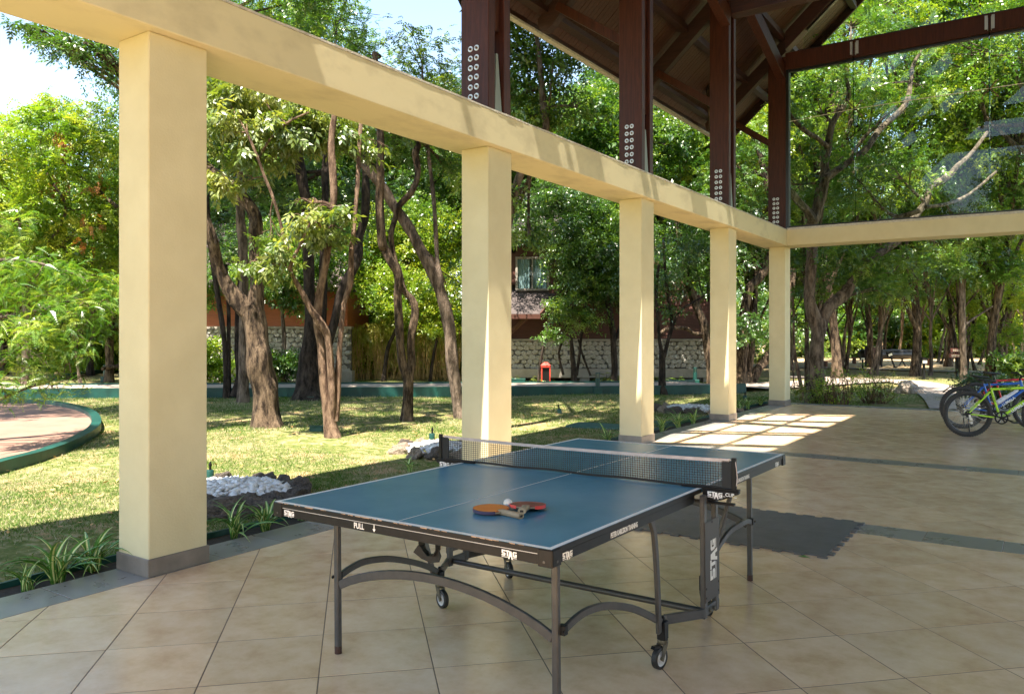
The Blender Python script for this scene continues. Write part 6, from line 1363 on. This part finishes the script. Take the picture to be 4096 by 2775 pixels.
# shrubs, bamboo, low plants
def shrub(label, vx, vy, w, hgt, n, leaf='leaf_m', kind='small', sc=1.2, stems=7, seed=0, bark='bark_c', group=None, D=None, ry=.5):
    b = gb(vx, vy) if D is None else at(vx, vy, D); b.z = gh(b.x, b.y) - .03; k = depth(b) / 1800.4; g = random.Random(seed); W_ = w * k; H_ = hgt * k
    r = empty('shrub', b, label=label, cat='shrub', group=group); ca, sa = cos(YAW), sin(YAW); P_ = []; L = []
    for i in range(stems):
        x = g.uniform(-.35, .35) * W_; e = Vector(((x + g.uniform(-.25, .25) * W_) * ca, (x + g.uniform(-.25, .25) * W_) * sa, H_ * g.uniform(.5, .95)))
        s = Vector((x * .6 * ca, x * .6 * sa, 0)); P_.append([(s, .014), (s.lerp(e, .5) + Vector((g.uniform(-.1, .1), g.uniform(-.1, .1), 0)), .010), (e, .004)])
    for i in range(9):
        x = g.uniform(-.38, .38) * W_; z = H_ * g.uniform(.25, .82); L.append((x * ca, x * sa + g.uniform(-ry, ry) * .4, z, W_ * .2, ry * .6, H_ * .22, n / 9))
    trunk_mb(P_, 5, 3, .1, False).build('stems', bark, r, smooth=True); put('crown', leaves('crown', L, kind, leaf, sc, .1, seed + 40), r); return r
shrub('sparse twiggy shrub on the terrace edge right of the rough barked tree', 1900, 922, 110, 90, 150, 'leaf_y', 'small', .8, 44, 1, 'bark_b')
shrub('twiggy flowering shrub between the corner tree and the boulder', 1985, 915, 100, 74, 130, 'leaf_g', 'small', .8, 40, 2, 'bark_b')
shrub('low shrub against the foot of the large rough tree', 1868, 918, 60, 60, 120, 'leaf_g', 'small', .8, 24, 3)
shrub('rounded pale shrub before the left stone wall', 480, 850, 120, 110, 800, 'leaf_y', 'small', 1.7, 8, 4, ry=.9)
shrub('dark rounded shrub right of the thick fork by the stone wall', 655, 852, 90, 80, 620, 'leaf_d', 'small', 1.6, 8, 5, ry=.8)
shrub('leafy bush climbing the left stone wall', 590, 848, 60, 70, 300, 'leaf_m', 'small', 1.5, 6, 6)
shrub('strap leaved plant at the stone house wall', 1392, 858, 40, 34, 70, 'leaf_g', 'bamboo', 2.2, 6, 7)
shrub('spiky low plants under the stone house, left part', 1200, 862, 70, 20, 90, 'leaf_g', 'bamboo', 1.6, 5, 8)
shrub('small spiky plants under the stone house, right part', 1500, 862, 110, 18, 90, 'leaf_d', 'bamboo', 1.6, 5, 9)
shrub('fern like tuft on the burled tree base', 688, 880, 30, 26, 50, 'leaf_m', 'bamboo', 1.3, 4, 10)
shrub('leafy shrub behind the bicycles', 2260, 905, 150, 60, 560, 'leaf_d', 'small', 1.2, 10, 11)
shrub('low green shrub beneath the slanting tree at the right edge', 2330, 862, 120, 70, 420, 'leaf_m', 'small', 1.8, 8, 12)
def bamboo(label, vx0, vx1, vy, top, seed, n):
    a = gr(vx0, vy); b = gr(vx1, vy); g = random.Random(seed); k = depth(a) / 1800.4; r = empty('bamboo_hedge', (a + b) / 2, label=label, cat='bamboo hedge'); c0 = (a + b) / 2
    mb = MB(); L = []
    for i in range(n):
        p = a.lerp(b, g.random()) - c0 + Vector((g.uniform(-.5, .5), g.uniform(-.5, .5), 0)); l = top * k * g.uniform(.6, 1.1); q = p + Vector((g.uniform(-.4, .4), g.uniform(-.4, .4), l)); mb.tube([p, p.lerp(q, .55) + Vector((0, 0, .02)), q], [.011, .009, .004], 5)
    for i in range(16): p = a.lerp(b, (i + .5) / 16) - c0; L.append((p.x, p.y, top * k * g.uniform(.62, 1.08), .5, .5, .42, 85))
    for i in range(10): p = a.lerp(b, (i + .5) / 10) - c0; L.append((p.x, p.y, top * k * .45, .5, .5, .4, 14))
    mb.build('canes', 'cane', r, kind='stuff'); put('crown', leaves('crown', L, 'bamboo', 'leaf_b', 1.15, .4, seed), r)
bamboo('clipped bamboo hedge with yellow canes between the slim tree and the second column', 800, 1035, 861, 118, 3, 230)

# ---------------------------------------------------------------- woodland behind: a few kinds, copied
def gtree(seed, Ht, cr, nl, cnt, kind, sc, low=.42, thin=False):
    g = random.Random(seed); R0 = .07 + Ht * .0065 if not thin else .05 + Ht * .005
    b = [Vector((0, 0, -.1))]; x = y = 0
    for i in range(1, 7): x += g.uniform(-.22, .22); y += g.uniform(-.22, .22); b.append(Vector((x, y, Ht * .62 * i / 6)))
    P_ = [[(p, R0 * (1 - .1 * i)) for i, p in enumerate(b)]]; L = []
    for i in range(nl):
        a = g.uniform(0, 2 * pi); t = g.uniform(.25, 1) if i > 1 else .2; zz = Ht * (low + (1 - low) * g.random() ** .8); rr = cr * (1 - abs((zz / Ht - low) / (1 - low) - .45) * .8) * sqrt(g.random())
        c = Vector((x * .6 + rr * cos(a), y * .6 + rr * sin(a), min(zz, Ht))); s = b[g.randint(3, 6)]; 
        if s.z > c.z: s = b[max(1, int(c.z / Ht * 6) - 1)]
        m = s.lerp(c, .5) + Vector((g.uniform(-.4, .4), g.uniform(-.4, .4), g.uniform(-.1, .5))); P_.append([(s, R0 * .5), (m, R0 * .33), (c, R0 * .14)])
        for _ in range(3): P_.append([(m.lerp(c, g.random()), R0 * .16), (c + Vector((g.uniform(-1, 1), g.uniform(-1, 1), g.uniform(-.6, .8))) * cr * .3, .008)])
        L.append((c.x, c.y, c.z, cr * g.uniform(.26, .42), cr * g.uniform(.26, .42), cr * g.uniform(.2, .32), cnt))
    return trunk_mb(P_, 7, 2, .3).mesh('trunk', 'bark_d', smooth=True), leaves('crown', L, kind, 'leaf_m', sc, .3, seed)
KT = [gtree(41, 13, 4.0, 24, 400, 'pinnate', 1.6), gtree(42, 12, 3.6, 22, 420, 'small', 1.7, .36), gtree(43, 14, 4.2, 24, 400, 'pinnate', 1.7, .4), gtree(44, 8.5, 3.2, 20, 330, 'pinnate', 1.5, .3), gtree(45, 14.5, 4.4, 22, 180, 'pinnate', 1.5, .42), gtree(46, 15, 4.4, 22, 180, 'small', 1.8, .42)]
KN = [gtree(51, 8, 2.2, 9, 170, 'pinnate', 1.6, .5, True), gtree(52, 7, 2.0, 8, 190, 'small', 1.7, .55, True), gtree(53, 9, 2.4, 9, 170, 'pinnate', 1.7, .45, True)]
BINS = [(-400, 'beyond the left picture edge'), (0, 'at the far left edge'), (60, 'over the left end of the court'), (110, 'over the court'), (160, 'over the right part of the court'), (210, 'close left of the nearest column'), (270, 'partly behind the nearest column'), (370, 'behind the nearest column'), (470, 'just right of the nearest column'), (540, 'over the orange house'), (600, 'behind the thick dark fork'), (660, 'behind the burled tree'), (720, 'behind the slim pink tree'), (790, 'over the bamboo hedge, left half'), (860, 'over the bamboo hedge, at the forked tree'), (930, 'over the bamboo hedge, right half'), (1000, 'close left of the second column'), (1045, 'behind the second column'), (1160, 'close right of the second column'), (1220, 'over the porch roof'), (1280, 'over the brown house wall'), (1345, 'close left of the third column'), (1405, 'behind the third column'), (1485, 'right of the third column'), (1545, 'left of the fourth column'), (1605, 'behind the fourth column'), (1670, 'between fourth and corner column'), (1742, 'behind the corner column'), (1795, 'close right of the corner column'), (1850, 'at the rough barked tree'), (1900, 'over the left bench'), (1945, 'over the barrel'), (1990, 'over the left end of the tank'), (2035, 'over the right end of the tank'), (2080, 'over the right bench and lamp'), (2130, 'left of the signpost'), (2175, 'at the signpost'), (2215, 'right of the signpost'), (2255, 'over the bicycle saddles'), (2295, 'at the right picture edge'), (2330, 'beyond the right picture edge')]
def where(X, D):
    vx = (X / D * FPX + CX) / VS; w = [t for a, t in BINS if a <= vx]; return ('nearer, ' if D < 36 else 'mid distance, ' if D < 46 else 'far back, ' if D < 56 else 'furthest, ') + (w[-1] if w else BINS[0][1])
def inst(meshes, X, D, s, rz, leaf, bark, label, group, cat='tree', nm='tree'):
    label = label.split(',')[0] + ', ' + where(X, D)
    for a_, b_ in ((' of the right hand wood', ' of the right wood'), (' in the undergrowth behind houses and court', ''), (' of the wood beyond the right hand path', ' of the right wood'), ('thin crooked tree of the wood on the right', 'thin crooked tree of right wood'), ('very tall tree at the front of the right wood', 'very tall front tree of the right wood'), ('very tall tree at the front of the right hand wood', 'very tall front tree of the right wood'), ('thin crooked tree', 'thin tree')): label = label.replace(a_, b_)
    p = cw(X, D); r = empty(nm, (p.x, p.y, gh(p.x, p.y)), rz, label=label, cat=cat, group=group); r.scale = (s[0], s[0], s[1])
    t = put('trunk', meshes[0], r); t.material_slots[0].link = 'OBJECT'; t.material_slots[0].material = MT[bark]
    c = put('crown', meshes[1], r); c.material_slots[0].link = 'OBJECT'; c.material_slots[0].material = MT[leaf]; return r
g = random.Random(99)
for D, step, hs in ((31.5, 4.2, 1.0), (38, 4.6, 1.05), (47, 5.5, 1.1)):
    X = -.80 * D
    while X < 1.0 * D:
        vx = (X / D * FPX + CX) / VS; xx = X + g.uniform(-1, 1)
        if vx > 1760 and (D < 40 or g.random() < .5): X += step; continue
        if vx < 330:
            m_ = KT[3]; s = (1.1, min(1.0, (1.5 + .235 * D) / 8.5)) if vx > 0 else (1.2, 1.2)
            lf = g.choice(['leaf_y', 'leaf_y', 'leaf_m']); lb_, gp_ = 'green tree of the low wood', 'low trees behind the court'
        elif vx > 1720:
            m_ = KT[g.randint(0, 2)]; s = (1.0, g.uniform(.9, 1.05)); lf = g.choice(['leaf_y', 'leaf_m', 'leaf_y']); lb_, gp_ = 'tall tree of the wood beyond the right hand path', 'tall trees of the right hand wood'
        else:
            m_ = KT[g.randint(0, 2)]; s = (1.0, hs * g.uniform(.85, 1.05)); lf = g.choice(['leaf_m', 'leaf_d', 'leaf_m', 'leaf_y']); lb_, gp_ = 'tall tree standing behind the timber houses', 'tall trees behind the houses'
            if 1235 < vx < 1345: s = (.75, .55)
        if not (D < 35 and (xx < uX(800, D) and xx > uX(420, D) and False)):
            inst(m_, xx, D + g.uniform(-1, 1), s, g.uniform(0, 6), lf, g.choice(['bark_a', 'bark_d', 'bark_c']), lb_, gp_)
        X += step
for i, (vx, D) in enumerate(((1900, 29), (2075, 31), (2245, 29), (2380, 26), (1975, 40), (2150, 41), (1790, 36))):
    inst(KT[4 + i % 2], uX(vx, D), D, (1.05, 1.1), i * 1.3, 'leaf_y' if i % 3 == 0 else 'leaf_m', 'bark_a', 'very tall tree at the front of the right hand wood', 'front trees of the right hand wood')
for i in range(38):
    D = g.uniform(31, 62); vx = g.uniform(1760, 2420); X = (vx * VS - CX) / FPX * D
    if abs(vx - 2060) < 50 and D < 44: D += 14; X = (vx * VS - CX) / FPX * D
    s = g.uniform(.8, 1.15); inst(KN[i % 3], X, D, (s, s), g.uniform(0, 6), g.choice(['leaf_m', 'leaf_y', 'leaf_m']), g.choice(['bark_a', 'bark_d', 'bark_a']), 'thin crooked tree of the wood on the right, beyond the lawn', 'thin trees of the right hand wood')
for i in range(10):
    D = g.uniform(26, 40); vx = g.uniform(-40, 260); X = (vx * VS - CX) / FPX * D; s = g.uniform(.55, .7)
    inst(KN[i % 3], X, D, (s, s), g.uniform(0, 6), 'leaf_y', 'bark_d', 'small thin tree behind the left path', 'small thin trees behind the left path')
def bushmesh(seed, kind, sc):
    g_ = random.Random(seed); L = [(g_.uniform(-1.4, 1.4), g_.uniform(-1.4, 1.4), g_.uniform(.4, 2.2), .8, .8, .6, 120) for _ in range(11)]
    return trunk_mb([[(Vector((L_[0] * .4, L_[1] * .4, -.1)), .04), (Vector(L_[:3]) * .6, .03), (Vector(L_[:3]), .01)] for L_ in L], 5, 2, .1, False).mesh('stems', 'bark_a', smooth=True), leaves('crown', L, kind, 'leaf_m', sc, .2, seed)
KB = [bushmesh(61, 'small', 2.4), bushmesh(62, 'pinnate', 1.8), bushmesh(63, 'small', 2.6)]
for i in range(64):
    D = g.uniform(33, 60); vx = g.uniform(-150, 1780) if i < 46 else g.uniform(1780, 2450)
    if i >= 46: D = g.uniform(58, 72)
    X = (vx * VS - CX) / FPX * D; s = g.uniform(.8, 1.5) * (1.5 if i >= 46 else 1)
    right = i >= 46; inst(KB[i % 3], X, D, (s, s), g.uniform(0, 6), g.choice(['leaf_m', 'leaf_y', 'leaf_d']), 'bark_a', 'leafy bush deep in the right hand wood' if right else 'leafy bush in the undergrowth behind houses and court', 'bushes deep in the right hand wood' if right else 'undergrowth bushes behind the houses and the court', 'shrub', 'shrub')
for i, (x, y) in enumerate(((-15, -24), (-8, -29), (-1, -26), (6, -30), (13, -25), (20, -28), (-22, -20), (27, -22))):      # wood behind the viewer, mirrored in the gable glass
    r = empty('tree', (x, y, GZ), i * 1.1, label='tall tree of the wood behind the viewer, mirrored in the gable glass', cat='tree', group='trees mirrored in the gable glass'); m_ = KT[i % 3]; put('trunk', m_[0], r); put('crown', m_[1], r)
L = []
for i in range(120):
    X = -95 + i * 1.6; D = 84 + g.uniform(-6, 6); p = cw(X, D, 0); L += [(p.x, p.y, 3.0, 2.5, 2.5, 2.6, 60), (p.x, p.y, g.uniform(7, 10), 3, 3, 2.8, 60)]
put('distant_wood', leaves('distant_wood', L, 'small', 'leaf_m', 8.5, .1, 500), kind='stuff')
# fallen dry leaves on the lawn
g2 = np.random.default_rng(8); n = 900; D = 6 * (26 / 6) ** g2.random(n); X = (-.72 + 1.2 * g2.random(n)) * D; x = X * cos(YAW) - D * sin(YAW); y = X * sin(YAW) + D * cos(YAW); k = (x < -5.45); x, y = x[k], y[k]; n = len(x)
a = g2.random(n) * 6.3; s = .02 + .022 * g2.random(n); z = np.array([gh(a_, b_) for a_, b_ in zip(x, y)]) + .03; P0 = np.stack([x, y, z], 1); u = np.stack([np.cos(a), np.sin(a), .3 * g2.normal(size=n)], 1) * s[:, None]; v = np.stack([-np.sin(a), np.cos(a), .3 * g2.normal(size=n)], 1) * s[:, None] * .45
V_ = np.stack([P0 - u, P0 + v, P0 + u, P0 - v], 1).reshape(-1, 3); put('fallen_leaves', npmesh('fallen_leaves', V_, np.arange(4 * n).reshape(-1, 4), 'deadleaf'), kind='stuff')
